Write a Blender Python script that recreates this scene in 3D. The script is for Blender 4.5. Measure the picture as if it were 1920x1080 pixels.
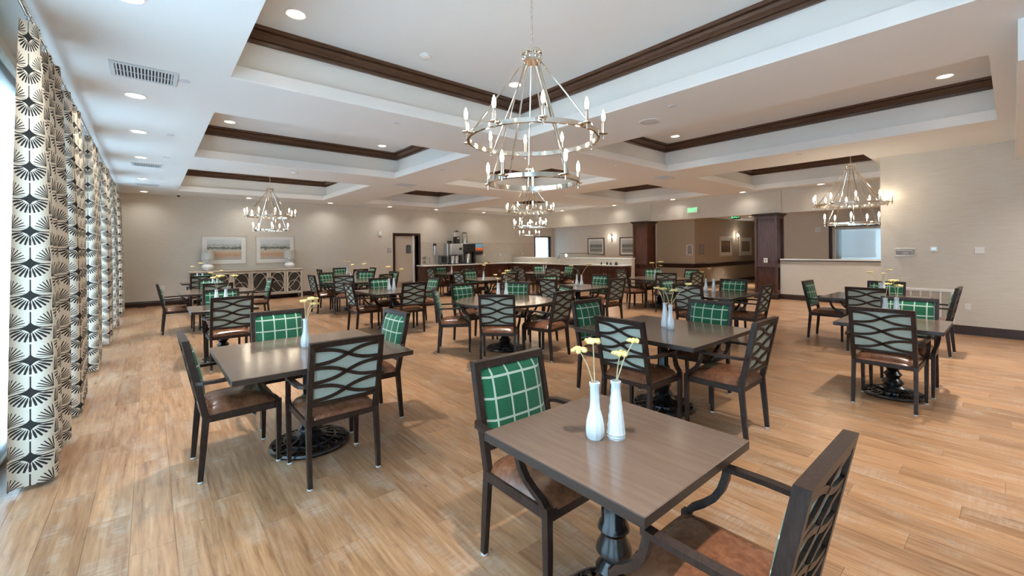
import bpy, math, random
from mathutils import Vector, Matrix
random.seed(11)
sc = bpy.context.scene
for o in list(bpy.data.objects): bpy.data.objects.remove(o)
C = sc.collection
PI = math.pi

# ---------------------------------------------------------------- camera
EYE = 1.5
FPX = 799.6                                   # focal length for a 1920 px wide frame
YAW = math.radians(40.3755); ROLL = math.radians(-0.537)
cd = bpy.data.cameras.new('camera'); cam = bpy.data.objects.new('camera', cd); C.objects.link(cam)
cd.sensor_width = 36; cd.lens = 36 * FPX / 1920; cd.shift_y = -(540 - 468.6) / 1920
cd.clip_start = 0.05; cd.clip_end = 200
Fv = Vector((math.sin(YAW), math.cos(YAW), 0)); Rv = Vector((math.cos(YAW), -math.sin(YAW), 0)); Uv = Vector((0, 0, 1))
R2 = Rv * math.cos(ROLL) + Uv * math.sin(ROLL); U2 = Uv * math.cos(ROLL) - Rv * math.sin(ROLL)
cam.matrix_world = Matrix(((R2.x, U2.x, -Fv.x, 0), (R2.y, U2.y, -Fv.y, 0), (R2.z, U2.z, -Fv.z, EYE), (0, 0, 0, 1)))
sc.camera = cam

# ---------------------------------------------------------------- light and exposure
W = bpy.data.worlds.new('sky'); sc.world = W; W.use_nodes = True
bg = W.node_tree.nodes['Background']; bg.inputs[0].default_value = (0.55, 0.78, 1.0, 1); bg.inputs[1].default_value = 15.0
DOWNLIGHT_W = 22.0
WARM = (1.0, 0.975, 0.92)
vs = sc.view_settings
vs.view_transform = 'Standard'; vs.look = 'None'; vs.gamma = 1.0; vs.use_curve_mapping = False; vs.exposure = 0.0
sc.cycles.max_bounces = 8

# ---------------------------------------------------------------- mesh helpers
class MB:
    def __init__(s): s.v = []; s.f = []; s.m = []; s.uv = None
    def add(s, vs_, fs, mi=0):
        b = len(s.v); s.v += [tuple(p) for p in vs_]; s.f += [tuple(i + b for i in q) for q in fs]; s.m += [mi] * len(fs); return s
    def box(s, x0, x1, y0, y1, z0, z1, mi=0):
        return s.add([(x0,y0,z0),(x1,y0,z0),(x1,y1,z0),(x0,y1,z0),(x0,y0,z1),(x1,y0,z1),(x1,y1,z1),(x0,y1,z1)],
                     [(0,3,2,1),(4,5,6,7),(0,1,5,4),(1,2,6,5),(2,3,7,6),(3,0,4,7)], mi)
    def cbox(s, x0, x1, y0, y1, z0, z1, c=.003, mi=0):          # box with all edges chamfered
        vs_ = []; idx = {}
        for ix, X in ((0, x0), (1, x1)):
            for iy, Y in ((0, y0), (1, y1)):
                for iz, Z in ((0, z0), (1, z1)):
                    sx, sy, sz = (1 - 2*ix)*c, (1 - 2*iy)*c, (1 - 2*iz)*c
                    for k, p in enumerate(((X, Y+sy, Z+sz), (X+sx, Y, Z+sz), (X+sx, Y+sy, Z))):
                        idx[(ix, iy, iz, k)] = len(vs_); vs_.append(p)
        g = lambda a, b, c_, k: idx[(a, b, c_, k)]
        fs = [(g(0,0,0,0),g(0,0,1,0),g(0,1,1,0),g(0,1,0,0)), (g(1,0,0,0),g(1,1,0,0),g(1,1,1,0),g(1,0,1,0)),
              (g(0,0,0,1),g(1,0,0,1),g(1,0,1,1),g(0,0,1,1)), (g(0,1,0,1),g(0,1,1,1),g(1,1,1,1),g(1,1,0,1)),
              (g(0,0,0,2),g(0,1,0,2),g(1,1,0,2),g(1,0,0,2)), (g(0,0,1,2),g(1,0,1,2),g(1,1,1,2),g(0,1,1,2))]
        for a in (0, 1):
            for b in (0, 1):
                fs.append((g(a,b,0,0),g(a,b,1,0),g(a,b,1,1),g(a,b,0,1)))
                fs.append((g(a,0,b,0),g(a,1,b,0),g(a,1,b,2),g(a,0,b,2)))
                fs.append((g(0,a,b,1),g(1,a,b,1),g(1,a,b,2),g(0,a,b,2)))
                for d in (0, 1): fs.append((g(a,b,d,0),g(a,b,d,1),g(a,b,d,2)))
        return s.add(vs_, fs, mi)
    def lathe(s, prof, seg=24, c=(0,0,0), mi=0, flute=None, cap=True, rot=0):
        vs_ = []; n = len(prof)
        for k in range(seg):
            a = 2*PI*k/seg + rot
            for j, (r, z) in enumerate(prof):
                rr = r*(flute(a, j) if flute else 1)
                vs_.append((c[0]+rr*math.cos(a), c[1]+rr*math.sin(a), c[2]+z))
        fs = []
        for k in range(seg):
            k2 = (k+1) % seg
            for j in range(n-1): fs.append((k*n+j, k2*n+j, k2*n+j+1, k*n+j+1))
        if cap:
            if prof[0][0] > 1e-5: fs.append(tuple(k*n for k in reversed(range(seg))))
            if prof[-1][0] > 1e-5: fs.append(tuple(k*n+n-1 for k in range(seg)))
        return s.add(vs_, fs, mi)
    def sweep(s, pts, w, h, up=(0,0,1), mi=0, closed=False, rnd=0):
        # rectangular (rnd=0) or round section along a path; w,h may be lists
        P = [Vector(p) for p in pts]; n = len(P); up = Vector(up); vs_ = []
        wl = w if isinstance(w, (list, tuple)) else [w]*n; hl = h if isinstance(h, (list, tuple)) else [h]*n
        sec = [(-1,-1),(1,-1),(1,1),(-1,1)] if not rnd else [(math.cos(2*PI*k/rnd), math.sin(2*PI*k/rnd)) for k in range(rnd)]
        m = len(sec)
        for i in range(n):
            if closed: t = P[(i+1) % n] - P[i-1]
            else: t = P[min(i+1, n-1)] - P[max(i-1, 0)]
            t.normalize(); a = t.cross(up)
            if a.length < 1e-4: a = t.cross(Vector((0,1,0)))
            a.normalize(); b = a.cross(t)
            for (p, q) in sec: vs_.append(P[i] + a*(p*wl[i]/2) + b*(q*hl[i]/2))
        fs = []
        for i in range(n if closed else n-1):
            j = (i+1) % n
            for k in range(m): k2 = (k+1) % m; fs.append((i*m+k, i*m+k2, j*m+k2, j*m+k))
        if not closed: fs.append(tuple(reversed(range(m)))); fs.append(tuple((n-1)*m+k for k in range(m)))
        return s.add(vs_, fs, mi)
    def sphere(s, c, rx, ry, rz, seg=12, rings=7, mi=0):
        prof = [(math.sin(PI*i/rings), -math.cos(PI*i/rings)) for i in range(rings+1)]
        b = len(s.v); s.lathe([(max(r, 0), z) for r, z in prof], seg, (0,0,0), mi, cap=False)
        for i in range(b, len(s.v)):
            x, y, z = s.v[i]; s.v[i] = (c[0]+x*rx, c[1]+y*ry, c[2]+z*rz)
        return s
    def xf(s, M):
        s.v = [tuple(M @ Vector(p)) for p in s.v]; return s
    def mesh(s, name, mats, smooth=False):
        me = bpy.data.meshes.new(name); me.from_pydata(s.v, [], s.f)
        for m_ in (mats if isinstance(mats, (list, tuple)) else [mats]): me.materials.append(m_)
        for p, mi in zip(me.polygons, s.m): p.material_index = mi
        if smooth:
            for p in me.polygons: p.use_smooth = True
            try: me.set_sharp_from_angle(angle=math.radians(38 if smooth is True else smooth))
            except Exception: pass
        me.update(); return me
    def build(s, name, mats, parent=None, smooth=False):
        return link(name, s.mesh(name, mats, smooth), parent)

def link(name, me, parent=None, loc=None):
    o = bpy.data.objects.new(name, me); C.objects.link(o)
    if parent is not None: o.parent = parent
    if loc is not None: o.location = loc
    return o
def tag(o, label, cat, group=None):
    o['label'] = label; o['category'] = cat
    if group: o['group'] = group
    return o
def thing(name, label, cat, loc=(0,0,0), rz=0, group=None):
    o = bpy.data.objects.new(name, None); C.objects.link(o); o.empty_display_size = .1
    o.location = loc; o.rotation_euler = (0, 0, rz); return tag(o, label, cat, group)
def struct(name, mb, mats, parent=None, smooth=False, label=None):
    o = mb.build(name, mats, parent, smooth); o['kind'] = 'structure'
    if label: o['label'] = label
    return o
def kids(o): return [c for c in bpy.data.objects if c.parent == o]
def tree(o):                                   # (object, [subtree]) snapshot
    return (o, [tree(c) for c in kids(o)])
def copy_tree(t, parent=None):
    o, ch = t; c = o.copy(); C.objects.link(c); c.parent = parent
    for k in ch: copy_tree(k, c)
    return c

# ---------------------------------------------------------------- materials
def new_mat(name):
    m = bpy.data.materials.new(name); m.use_nodes = True
    return m, m.node_tree, m.node_tree.nodes['Principled BSDF']
def S(nt, v):
    return v
class G:                                        # tiny node-expression helper
    def __init__(s, nt): s.nt = nt
    def n(s, t, **kw):
        x = s.nt.nodes.new(t)
        for k, v in kw.items(): setattr(x, k, v)
        return x
    def put(s, sock, v):
        if hasattr(v, 'is_output'): s.nt.links.new(v, sock)
        else: sock.default_value = v
    def m(s, op, a, b=0.0, c=0.0):
        x = s.n('ShaderNodeMath', operation=op); s.put(x.inputs[0], a); s.put(x.inputs[1], b); s.put(x.inputs[2], c); return x.outputs[0]
    def mix(s, f, a, b, mode='MIX'):
        x = s.n('ShaderNodeMix', data_type='RGBA', blend_type=mode); s.put(x.inputs[0], f); s.put(x.inputs[6], a); s.put(x.inputs[7], b); return x.outputs[2]
    def noise(s, vec, scale, detail=3.0, rough=.55, out=0):
        x = s.n('ShaderNodeTexNoise'); s.put(x.inputs['Vector'], vec); x.inputs['Scale'].default_value = scale
        x.inputs['Detail'].default_value = detail; x.inputs['Roughness'].default_value = rough; return x.outputs[out]
    def mapv(s, vec, scale=(1,1,1), loc=(0,0,0), rot=(0,0,0)):
        x = s.n('ShaderNodeMapping'); s.put(x.inputs[0], vec); s.put(x.inputs[1], loc); x.inputs[2].default_value = rot; x.inputs[3].default_value = scale; return x.outputs[0]
    def ramp(s, f, stops, interp='LINEAR'):
        x = s.n('ShaderNodeValToRGB'); s.put(x.inputs[0], f); e = x.color_ramp; e.interpolation = interp
        while len(e.elements) < len(stops): e.elements.new(.5)
        for k, (p, c_) in enumerate(stops): e.elements[k].position = p; e.elements[k].color = c_ if len(c_) == 4 else (*c_, 1)
        return x.outputs[0]
    def tc(s, which='Object'): return s.n('ShaderNodeTexCoord').outputs[which]
    def xyz(s, vec):
        x = s.n('ShaderNodeSeparateXYZ'); s.put(x.inputs[0], vec); return x.outputs
    def bump(s, h, strength=.2, dist=.002):
        x = s.n('ShaderNodeBump'); s.put(x.inputs['Height'], h); x.inputs['Strength'].default_value = strength; x.inputs['Distance'].default_value = dist; return x.outputs[0]
def plain(name, col, rough=.5, metal=0., spec=.5, coat=0., emit=None, es=0., noise_amt=.06, nscale=30):
    m, nt, p = new_mat(name); g = G(nt)
    if noise_amt:
        nz = g.noise(g.tc(), nscale, 2); f = g.m('MULTIPLY_ADD', nz, 2*noise_amt, 1-noise_amt)
        mx = g.n('ShaderNodeMix', data_type='RGBA', blend_type='MULTIPLY'); mx.inputs[0].default_value = 1
        mx.inputs[6].default_value = (*col, 1); cmb = g.n('ShaderNodeCombineColor')
        for i in range(3): nt.links.new(f, cmb.inputs[i])
        nt.links.new(cmb.outputs[0], mx.inputs[7]); nt.links.new(mx.outputs[2], p.inputs['Base Color'])
    else: p.inputs['Base Color'].default_value = (*col, 1)
    p.inputs['Roughness'].default_value = rough; p.inputs['Metallic'].default_value = metal
    p.inputs['Specular IOR Level'].default_value = spec; p.inputs['Coat Weight'].default_value = coat
    if emit: p.inputs['Emission Color'].default_value = (*emit, 1); p.inputs['Emission Strength'].default_value = es
    return m
def wood(name, dark, light, rough=.4, along=(1,1,12), scale=6, spec=.4):
    m, nt, p = new_mat(name); g = G(nt); co = g.tc()
    n1 = g.noise(g.mapv(co, along), scale, 4, .6)
    col = g.ramp(n1, [(.3, dark), (.7, light)]); nt.links.new(col, p.inputs['Base Color'])
    p.inputs['Roughness'].default_value = rough; p.inputs['Specular IOR Level'].default_value = spec
    return m
M = {}
M['paint'] = plain('white_ceiling_paint', (.785,.795,.785), .7, spec=.2, noise_amt=.015, nscale=4)
M['paint_bright'] = plain('cream_tray_paint', (.79,.77,.73), .6, spec=.3, noise_amt=.01, nscale=4)
M['band'] = plain('bright_white_trim_paint', (.89,.885,.87), .4, spec=.4, noise_amt=.01, nscale=4)
def wallpaper(name, c0, c1):
    m, nt, p = new_mat(name); g = G(nt); pos = g.n('ShaderNodeNewGeometry').outputs['Position']
    n1 = g.noise(g.mapv(pos, (1.2,1.2,26)), 4, 4, .65); n2 = g.noise(pos, .9, 2)
    f = g.m('ADD', g.m('MULTIPLY', n1, .75), g.m('MULTIPLY', n2, .25))
    nt.links.new(g.ramp(f, [(.32, c0), (.68, c1)]), p.inputs['Base Color']); p.inputs['Roughness'].default_value = .72
    p.inputs['Specular IOR Level'].default_value = .25
    nt.links.new(g.bump(n1, .12, .002), p.inputs['Normal']); return m
M['wall'] = wallpaper('greige_grasscloth_wallpaper', (.59,.54,.465), (.69,.635,.555))
M['hall'] = wallpaper('tan_hall_paint', (.44,.36,.27), (.50,.42,.32))
M['dark'] = wood('dark_espresso_wood', (.022,.010,.007), (.050,.023,.015), .33)
M['cab'] = wood('dark_cherry_cabinet', (.045,.017,.011), (.105,.042,.028), .26, (8,8,1), 3)
M['crown'] = wood('walnut_crown', (.070,.033,.020), (.125,.064,.038), .28, (2,2,14), 6)
M['crownx'] = wood('walnut_crown_boards', (.045,.020,.011), (.12,.058,.032), .3, (1,1,14), 5)
# floor planks
m, nt, p = new_mat('wood_look_floor_planks'); g = G(nt); M['floor'] = m
pos = g.n('ShaderNodeNewGeometry'); isl = pos.outputs['Random Per Island']; oi = g.n('ShaderNodeObjectInfo').outputs['Random']
rnd = g.m('FRACT', g.m('ADD', isl, oi)); rnd2 = g.m('FRACT', g.m('MULTIPLY', rnd, 17.31))
cmb = g.n('ShaderNodeCombineXYZ'); nt.links.new(g.m('MULTIPLY', rnd, 31.0), cmb.inputs[0]); nt.links.new(g.m('MULTIPLY', rnd2, 23.0), cmb.inputs[1]); nt.links.new(g.m('MULTIPLY', rnd, 7.0), cmb.inputs[2])
P3 = pos.outputs['Position']
gr = g.noise(g.mapv(P3, (30, 1.6, 1), cmb.outputs[0]), 1.6, 6, .62)                # long grain
bl = g.noise(g.mapv(P3, (5.5, 2.0, 1), cmb.outputs[0]), 1.3, 4, .6)                # broad patches
sw = g.noise(g.mapv(P3, (5, 55, 1), cmb.outputs[0]), 1.3, 3, .6)                   # cross saw marks
base = g.ramp(gr, [(.22, (.135,.062,.028)), (.42, (.285,.148,.072)), (.60, (.375,.212,.112)), (.82, (.48,.31,.185))])
tone = g.ramp(rnd, [(0, (.80,.77,.74)), (.5, (1,1,1)), (1, (1.12,1.08,1.02))])
base = g.mix(1.0, base, tone, 'MULTIPLY')
wh = g.m('MULTIPLY', g.ramp(bl, [(.50, (0,0,0)), (.72, (1,1,1))]), g.ramp(sw, [(.38, (.25,)*3), (.62, (1,)*3)]))
base = g.mix(g.m('MULTIPLY', wh, .60), base, (.45,.375,.305,1))
dk = g.ramp(g.noise(g.mapv(P3, (9, 2.2, 1), cmb.outputs[0]), 1.5, 5, .7), [(.56, (0,0,0)), (.70, (1,1,1))])
base = g.mix(g.m('MULTIPLY', dk, .6), base, (.15,.085,.05,1))
kn = g.ramp(g.noise(g.mapv(P3, (9, 4.5, 1), cmb.outputs[0]), 2.6, 2, .5), [(.73, (0,0,0)), (.78, (1,1,1))])
base = g.mix(g.m('MULTIPLY', kn, .75), base, (.10,.055,.035,1))
nt.links.new(base, p.inputs['Base Color']); nt.links.new(g.m('MULTIPLY_ADD', gr, .12, .24), p.inputs['Roughness'])
p.inputs['Specular IOR Level'].default_value = .42
nt.links.new(g.bump(g.m('ADD', gr, g.m('MULTIPLY', sw, .4)), .10, .002), p.inputs['Normal'])
M['slab'] = plain('floor_slab', (.10,.06,.04), .9)
# chair
m, nt, p = new_mat('bronze_brown_metal_frame'); g = G(nt); M['frame'] = m; co = g.tc()
nt.links.new(g.ramp(g.noise(g.mapv(co, (9,9,2)), 9, 4, .6), [(.35, (.016,.0095,.0075)), (.7, (.038,.023,.018))]), p.inputs['Base Color'])
p.inputs['Roughness'].default_value = .38; p.inputs['Specular IOR Level'].default_value = .27
m, nt, p = new_mat('caramel_leather'); g = G(nt); M['leather'] = m; co = g.tc()
pos = g.n('ShaderNodeNewGeometry').outputs['Position']
f = g.m('ADD', g.m('MULTIPLY', g.noise(pos, 9, 4, .65), .6), g.m('MULTIPLY', g.noise(pos, 45, 3), .4))
nt.links.new(g.ramp(f, [(.30, (.070,.026,.013)), (.52, (.150,.058,.028)), (.75, (.25,.105,.055))]), p.inputs['Base Color'])
p.inputs['Roughness'].default_value = .26; nt.links.new(g.bump(g.noise(pos, 120, 3), .12, .001), p.inputs['Normal'])
m, nt, p = new_mat('green_windowpane_plaid'); g = G(nt); M['plaid'] = m; x, y, z = g.xyz(g.tc())
def line(c, period, off, half):
    a = g.m('ABSOLUTE', g.m('SUBTRACT', g.m('FRACT', g.m('ADD', g.m('DIVIDE', c, period), off)), .5))
    return g.m('SUBTRACT', 1.0, g.ramp(a, [(half*.75/period, (0,0,0)), (half*1.2/period, (1,1,1))]))
lx = line(x, .098, .0, .0052); lz = line(z, .102, .12, .0052)
lx2 = line(x, .098, .0, .0012); lz2 = line(z, .102, .12, .0012)
nz = g.noise(g.mapv(g.tc(), (160,160,160)), 3, 2, .7); nz2 = g.noise(g.mapv(g.tc(), (40,40,260)), 2, 2, .7)
grn = g.ramp(g.m('ADD', g.m('MULTIPLY', nz, .5), g.m('MULTIPLY', nz2, .5)), [(.3, (.004,.050,.022)), (.7, (.016,.125,.060))])
ln = g.m('MAXIMUM', lx, lz); ln = g.m('SUBTRACT', ln, g.m('MULTIPLY', g.m('MAXIMUM', lx2, lz2), .35))
fin = g.mix(g.m('MULTIPLY', ln, .85), grn, (.46,.51,.43,1))
nt.links.new(fin, p.inputs['Base Color']); p.inputs['Roughness'].default_value = .9; p.inputs['Specular IOR Level'].default_value = .2
p.inputs['Sheen Weight'].default_value = .15; nt.links.new(g.bump(nz, .3, .001), p.inputs['Normal'])
m, nt, p = new_mat('pale_sage_weave'); g = G(nt); M['sage'] = m
wv = g.noise(g.mapv(g.tc(), (90,90,160)), 3, 2, .6)
nt.links.new(g.ramp(wv, [(.3, (.25,.285,.235)), (.7, (.42,.465,.40))]), p.inputs['Base Color']); p.inputs['Roughness'].default_value = .9
M['glide'] = plain('clear_glide', (.55,.57,.58), .2, .0, .6)
# tables
m, nt, p = new_mat('grey_brown_table_laminate'); g = G(nt); M['top'] = m
pos = g.n('ShaderNodeNewGeometry').outputs['Position']
f = g.noise(g.mapv(pos, (24, 1.8, 2)), 2.2, 4, .55)
nt.links.new(g.ramp(f, [(.25, (.105,.068,.049)), (.75, (.135,.091,.067))]), p.inputs['Base Color'])
nt.links.new(g.m('MULTIPLY_ADD', f, .06, .12), p.inputs['Roughness']); p.inputs['Specular IOR Level'].default_value = .6
M['topedge'] = plain('dark_table_edge', (.030,.020,.016), .35)
M['iron'] = plain('black_cast_iron', (.010,.010,.011), .25, 0, .6)
M['milk'] = plain('white_milk_glass', (.57,.61,.63), .16, 0, .5, .3, noise_amt=.01)
M['stem'] = plain('dried_stem', (.52,.42,.24), .8)
m, nt, p = new_mat('dried_yarrow'); g = G(nt); M['yarrow'] = m
nt.links.new(g.ramp(g.noise(g.tc(), 90, 2), [(.35, (.48,.34,.08)), (.65, (.78,.63,.30))]), p.inputs['Base Color']); p.inputs['Roughness'].default_value = .95
# metals / lamps
M['nickel'] = plain('polished_nickel', (.78,.73,.66), .10, 1.0, noise_amt=.0)
M['chrome'] = plain('chrome', (.75,.76,.78), .14, 1.0, noise_amt=0)
M['steel'] = plain('brushed_steel', (.60,.59,.57), .28, 1.0, noise_amt=.04, nscale=60)
M['bulb'] = plain('lit_candle_bulb', (1,.9,.75), .3, emit=(1.0,.84,.62), es=75, noise_amt=0)
M['lens'] = plain('lit_downlight_lens', (1,.95,.85), .4, emit=(1.0,.86,.68), es=14, noise_amt=0)
M['black'] = plain('black_plastic', (.012,.012,.013), .35)
M['grey'] = plain('grey_plastic', (.10,.115,.125), .45)
M['white'] = plain('white_plastic', (.78,.77,.74), .4, noise_amt=.01)
M['quartz'] = plain('white_quartz', (.72,.70,.66), .2, noise_amt=.05, nscale=80)
M['vent'] = plain('vent_enamel', (.62,.66,.68), .5, noise_amt=.01)
M['ventdark'] = plain('vent_shadow_void', (.05,.055,.06), .8)
m, nt, p = new_mat('window_glass'); M['glass'] = m; g = G(nt)
p.inputs['Base Color'].default_value = (.9,.95,.95,1); p.inputs['Roughness'].default_value = .03; p.inputs['Metallic'].default_value = 1.0
tp = g.n('ShaderNodeBsdfTransparent'); tp.inputs[0].default_value = (.96,.98,.975,1); fr_ = g.n('ShaderNodeFresnel'); fr_.inputs[0].default_value = 1.45
nz_ = g.m('MULTIPLY', fr_.outputs[0], g.m('MULTIPLY_ADD', g.noise(g.tc(), 2.0), .1, .35))
mx = g.n('ShaderNodeMixShader'); nt.links.new(nz_, mx.inputs[0]); nt.links.new(tp.outputs[0], mx.inputs[1]); nt.links.new(p.outputs[0], mx.inputs[2]); nt.links.new(mx.outputs[0], nt.nodes['Material Output'].inputs[0])
m, nt, p = new_mat('roller_shade_fabric'); g = G(nt); M['shade'] = m
p.inputs['Base Color'].default_value = (.86,.88,.89,1); p.inputs['Roughness'].default_value = .9
tr = g.n('ShaderNodeBsdfTranslucent'); tr.inputs[0].default_value = (.86,.91,.95,1)
mx = g.n('ShaderNodeMixShader'); mx.inputs[0].default_value = .72
nt.links.new(p.outputs[0], mx.inputs[1]); nt.links.new(tr.outputs[0], mx.inputs[2]); nt.links.new(mx.outputs[0], nt.nodes['Material Output'].inputs[0])
m2_ = M['shade'].copy(); m2_.name = 'dimming_shade_fabric'; [setattr(n_.inputs[0], 'default_value', .3) for n_ in m2_.node_tree.nodes if n_.bl_idname == 'ShaderNodeMixShader']; M['shade_dim'] = m2_  # less translucent copy that holds down the sky's brightness in two windows
# curtains: repeated crane wings
m, nt, p = new_mat('crane_wing_curtain_print'); g = G(nt); M['curtain'] = m
u, v, _ = g.xyz(g.tc('UV'))
uu = g.m('DIVIDE', u, .235); colm = g.m('FLOOR', uu); a = g.m('SUBTRACT', g.m('FRACT', uu), .5)
vv = g.m('ADD', g.m('DIVIDE', g.m('SUBTRACT', 10.3, v), .206), g.m('MULTIPLY', g.m('MODULO', colm, 2.0), .5)); d_ = g.m('FRACT', vv)   # 0 at the star, grows downwards
aa = g.m('ABSOLUTE', a); dd_ = g.m('MINIMUM', d_, g.m('SUBTRACT', 1.0, d_))
star = g.m('LESS_THAN', g.m('ADD', g.m('SQRT', g.m('DIVIDE', aa, .42)), g.m('SQRT', g.m('DIVIDE', dd_, .26))), 1.0)
th = g.m('ARCTAN2', a, d_)
rho = g.m('SQRT', g.m('ADD', g.m('POWER', g.m('DIVIDE', aa, .49), 2.0), g.m('POWER', g.m('DIVIDE', d_, .44), 2.0)))
ray = g.m('GREATER_THAN', g.m('COSINE', g.m('MULTIPLY', th, 24.0)), g.m('MULTIPLY_ADD', g.m('ABSOLUTE', g.m('SUBTRACT', rho, .62)), 2.6, -.75))
fan = g.m('MULTIPLY', ray, g.m('MULTIPLY', g.m('GREATER_THAN', rho, .36), g.m('LESS_THAN', rho, 1.0)))
ex = g.m('SUBTRACT', .5, aa); ey = g.m('SUBTRACT', .93, d_); th2 = g.m('ARCTAN2', ey, ex)
rho2 = g.m('SQRT', g.m('ADD', g.m('POWER', g.m('DIVIDE', ex, .40), 2.0), g.m('POWER', g.m('DIVIDE', ey, .44), 2.0)))
ray2 = g.m('GREATER_THAN', g.m('COSINE', g.m('MULTIPLY', th2, 26.0)), g.m('MULTIPLY_ADD', rho2, 2.0, -1.25))
fan2 = g.m('MULTIPLY', g.m('MULTIPLY', ray2, g.m('LESS_THAN', rho2, 1.0)), g.m('MULTIPLY', g.m('GREATER_THAN', ey, .0), g.m('GREATER_THAN', d_, .47)))
neck = g.m('MULTIPLY', g.m('LESS_THAN', aa, .016), g.m('GREATER_THAN', d_, .5))
ink = g.m('MAXIMUM', g.m('MAXIMUM', star, fan), g.m('MAXIMUM', fan2, neck))
nt.links.new(g.mix(g.m('MULTIPLY', ink, .97), (.66,.60,.50,1), (.010,.011,.013,1)), p.inputs['Base Color'])
p.inputs['Roughness'].default_value = .85; p.inputs['Specular IOR Level'].default_value = .15
M['lining'] = plain('white_curtain_lining', (.78,.80,.80), .9)
# sideboard etc.
M['whitewash'] = wood('whitewashed_wood', (.40,.33,.25), (.58,.50,.40), .6, (3,3,9), 7)
M['mirror'] = plain('antique_dark_glass', (.05,.045,.04), .12, 0, .7)
M['ceramic'] = plain('white_ceramic', (.74,.74,.73), .3, noise_amt=.02)
M['linen'] = plain('grey_linen_shade', (.48,.48,.45), .9, nscale=80)
M['palewood'] = wood('pale_frame_wood', (.60,.49,.37), (.70,.60,.48), .5)
M['mat'] = plain('white_mat_board', (.78,.77,.73), .8, noise_amt=.01)
def art(name, stops, nscale, amt, seed):
    m, nt, p = new_mat(name); g = G(nt); x, y, z = g.xyz(g.tc('Generated'))
    co = g.mapv(g.tc('Generated'), (5,1,4), (seed,seed,seed))
    f = g.m('ADD', z, g.m('MULTIPLY', g.m('SUBTRACT', g.noise(co, nscale, 5, .65), .5), amt))
    c1 = g.ramp(f, stops); c2 = g.mix(g.m('MULTIPLY', g.noise(g.mapv(g.tc('Generated'), (6,1,14)), 3, 3), .35), c1, (.66,.60,.52,1))
    nt.links.new(c2, p.inputs['Base Color']); p.inputs['Roughness'].default_value = .25; return m
LAND = [(.0,(.45,.43,.38)),(.10,(.52,.42,.32)),(.25,(.58,.30,.16)),(.38,(.62,.46,.33)),(.50,(.55,.55,.47)),(.55,(.04,.06,.05)),(.62,(.10,.13,.12)),(.66,(.60,.62,.58)),(.72,(.25,.32,.30)),(.76,(.55,.60,.60)),(1,(.62,.67,.70))]
M['art1'] = art('autumn_field_watercolour', LAND, 1.6, .34, 0)
M['art2'] = art('hedgerow_field_watercolour', LAND, 1.5, .36, 3.7)
GREYL = [(.0,(.40,.42,.40)),(.2,(.08,.10,.10)),(.35,(.38,.42,.40)),(.5,(.06,.08,.08)),(.66,(.16,.20,.20)),(.72,(.50,.54,.54)),(1,(.60,.62,.62))]
M['art3'] = art('grey_lake_print', GREYL, 4, .4, 1.3); M['art4'] = art('grey_river_print', GREYL, 4, .4, 6.1)
SEPIA = [(0,(.07,.04,.025)),(.5,(.13,.08,.05)),(.75,(.26,.15,.05)),(1,(.16,.10,.05))]
M['art5'] = art('sepia_tree_print', SEPIA, 3, .5, 2.2); M['art6'] = art('sepia_birch_print', [(0,(.12,.07,.04)),(.5,(.24,.15,.09)),(1,(.20,.13,.08))], 5, .6, 4.2)
M['map'] = plain('evacuation_map_print', (.34,.33,.32), .4, noise_amt=.5, nscale=60)
m, nt, p = new_mat('subway_tile'); g = G(nt); M['tile'] = m
pos = g.n('ShaderNodeNewGeometry').outputs['Position']; x, y, z = g.xyz(pos)
cb = g.n('ShaderNodeCombineXYZ'); nt.links.new(g.m('ADD', x, y), cb.inputs[0]); nt.links.new(z, cb.inputs[1])
bt = g.n('ShaderNodeTexBrick'); nt.links.new(cb.outputs[0], bt.inputs[0]); bt.inputs['Scale'].default_value = 1
bt.inputs['Color1'].default_value = (.60,.54,.46,1); bt.inputs['Color2'].default_value = (.64,.58,.50,1); bt.inputs['Mortar'].default_value = (.50,.45,.38,1)
bt.inputs['Mortar Size'].default_value = .004; bt.inputs['Brick Width'].default_value = .2; bt.inputs['Row Height'].default_value = .1
nt.links.new(bt.outputs[0], p.inputs['Base Color']); p.inputs['Roughness'].default_value = .25
M['door'] = plain('cream_door_paint', (.56,.48,.39), .45, noise_amt=.01)
M['exitgreen'] = plain('lit_green_letters', (.1,.6,.25), .4, emit=(.12,.85,.30), es=2.2, noise_amt=0)
M['exitface'] = plain('exit_face', (.62,.72,.60), .4, emit=(.45,.85,.45), es=.15, noise_amt=0)
M['screen'] = plain('lcd_screen', (.5,.62,.68), .2, emit=(.5,.75,.9), es=.6, noise_amt=0)
M['blind'] = plain('white_blind_slat', (.80,.82,.84), .6, noise_amt=.01)
M['sign'] = plain('taupe_sign_plate', (.28,.25,.23), .4)
M['bounce_ground'] = plain('pale_bounce_ground', (.62,.61,.58), .9, nscale=3)  # unseen ground, coloured pale to bounce skylight up to the ceiling
M['wine'] = plain('dark_bottle', (.03,.025,.02), .2)

# ================================================================= SETTING
CEIL = 3.17; YF = 15.8; XL = -0.85; XR = 10.5; XH = 13.95; YB = -3.3
TX = [(.60, 4.30), (5.62, 8.58), (9.85, 13.40)]; TY = [(.13, 4.84), (6.15, 9.22), (10.58, 14.50)]
fl = struct('floor', MB().box(-1.1, 22.2, YB-.2, YF+1.6, -.12, -.006), M['slab'])
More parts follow.
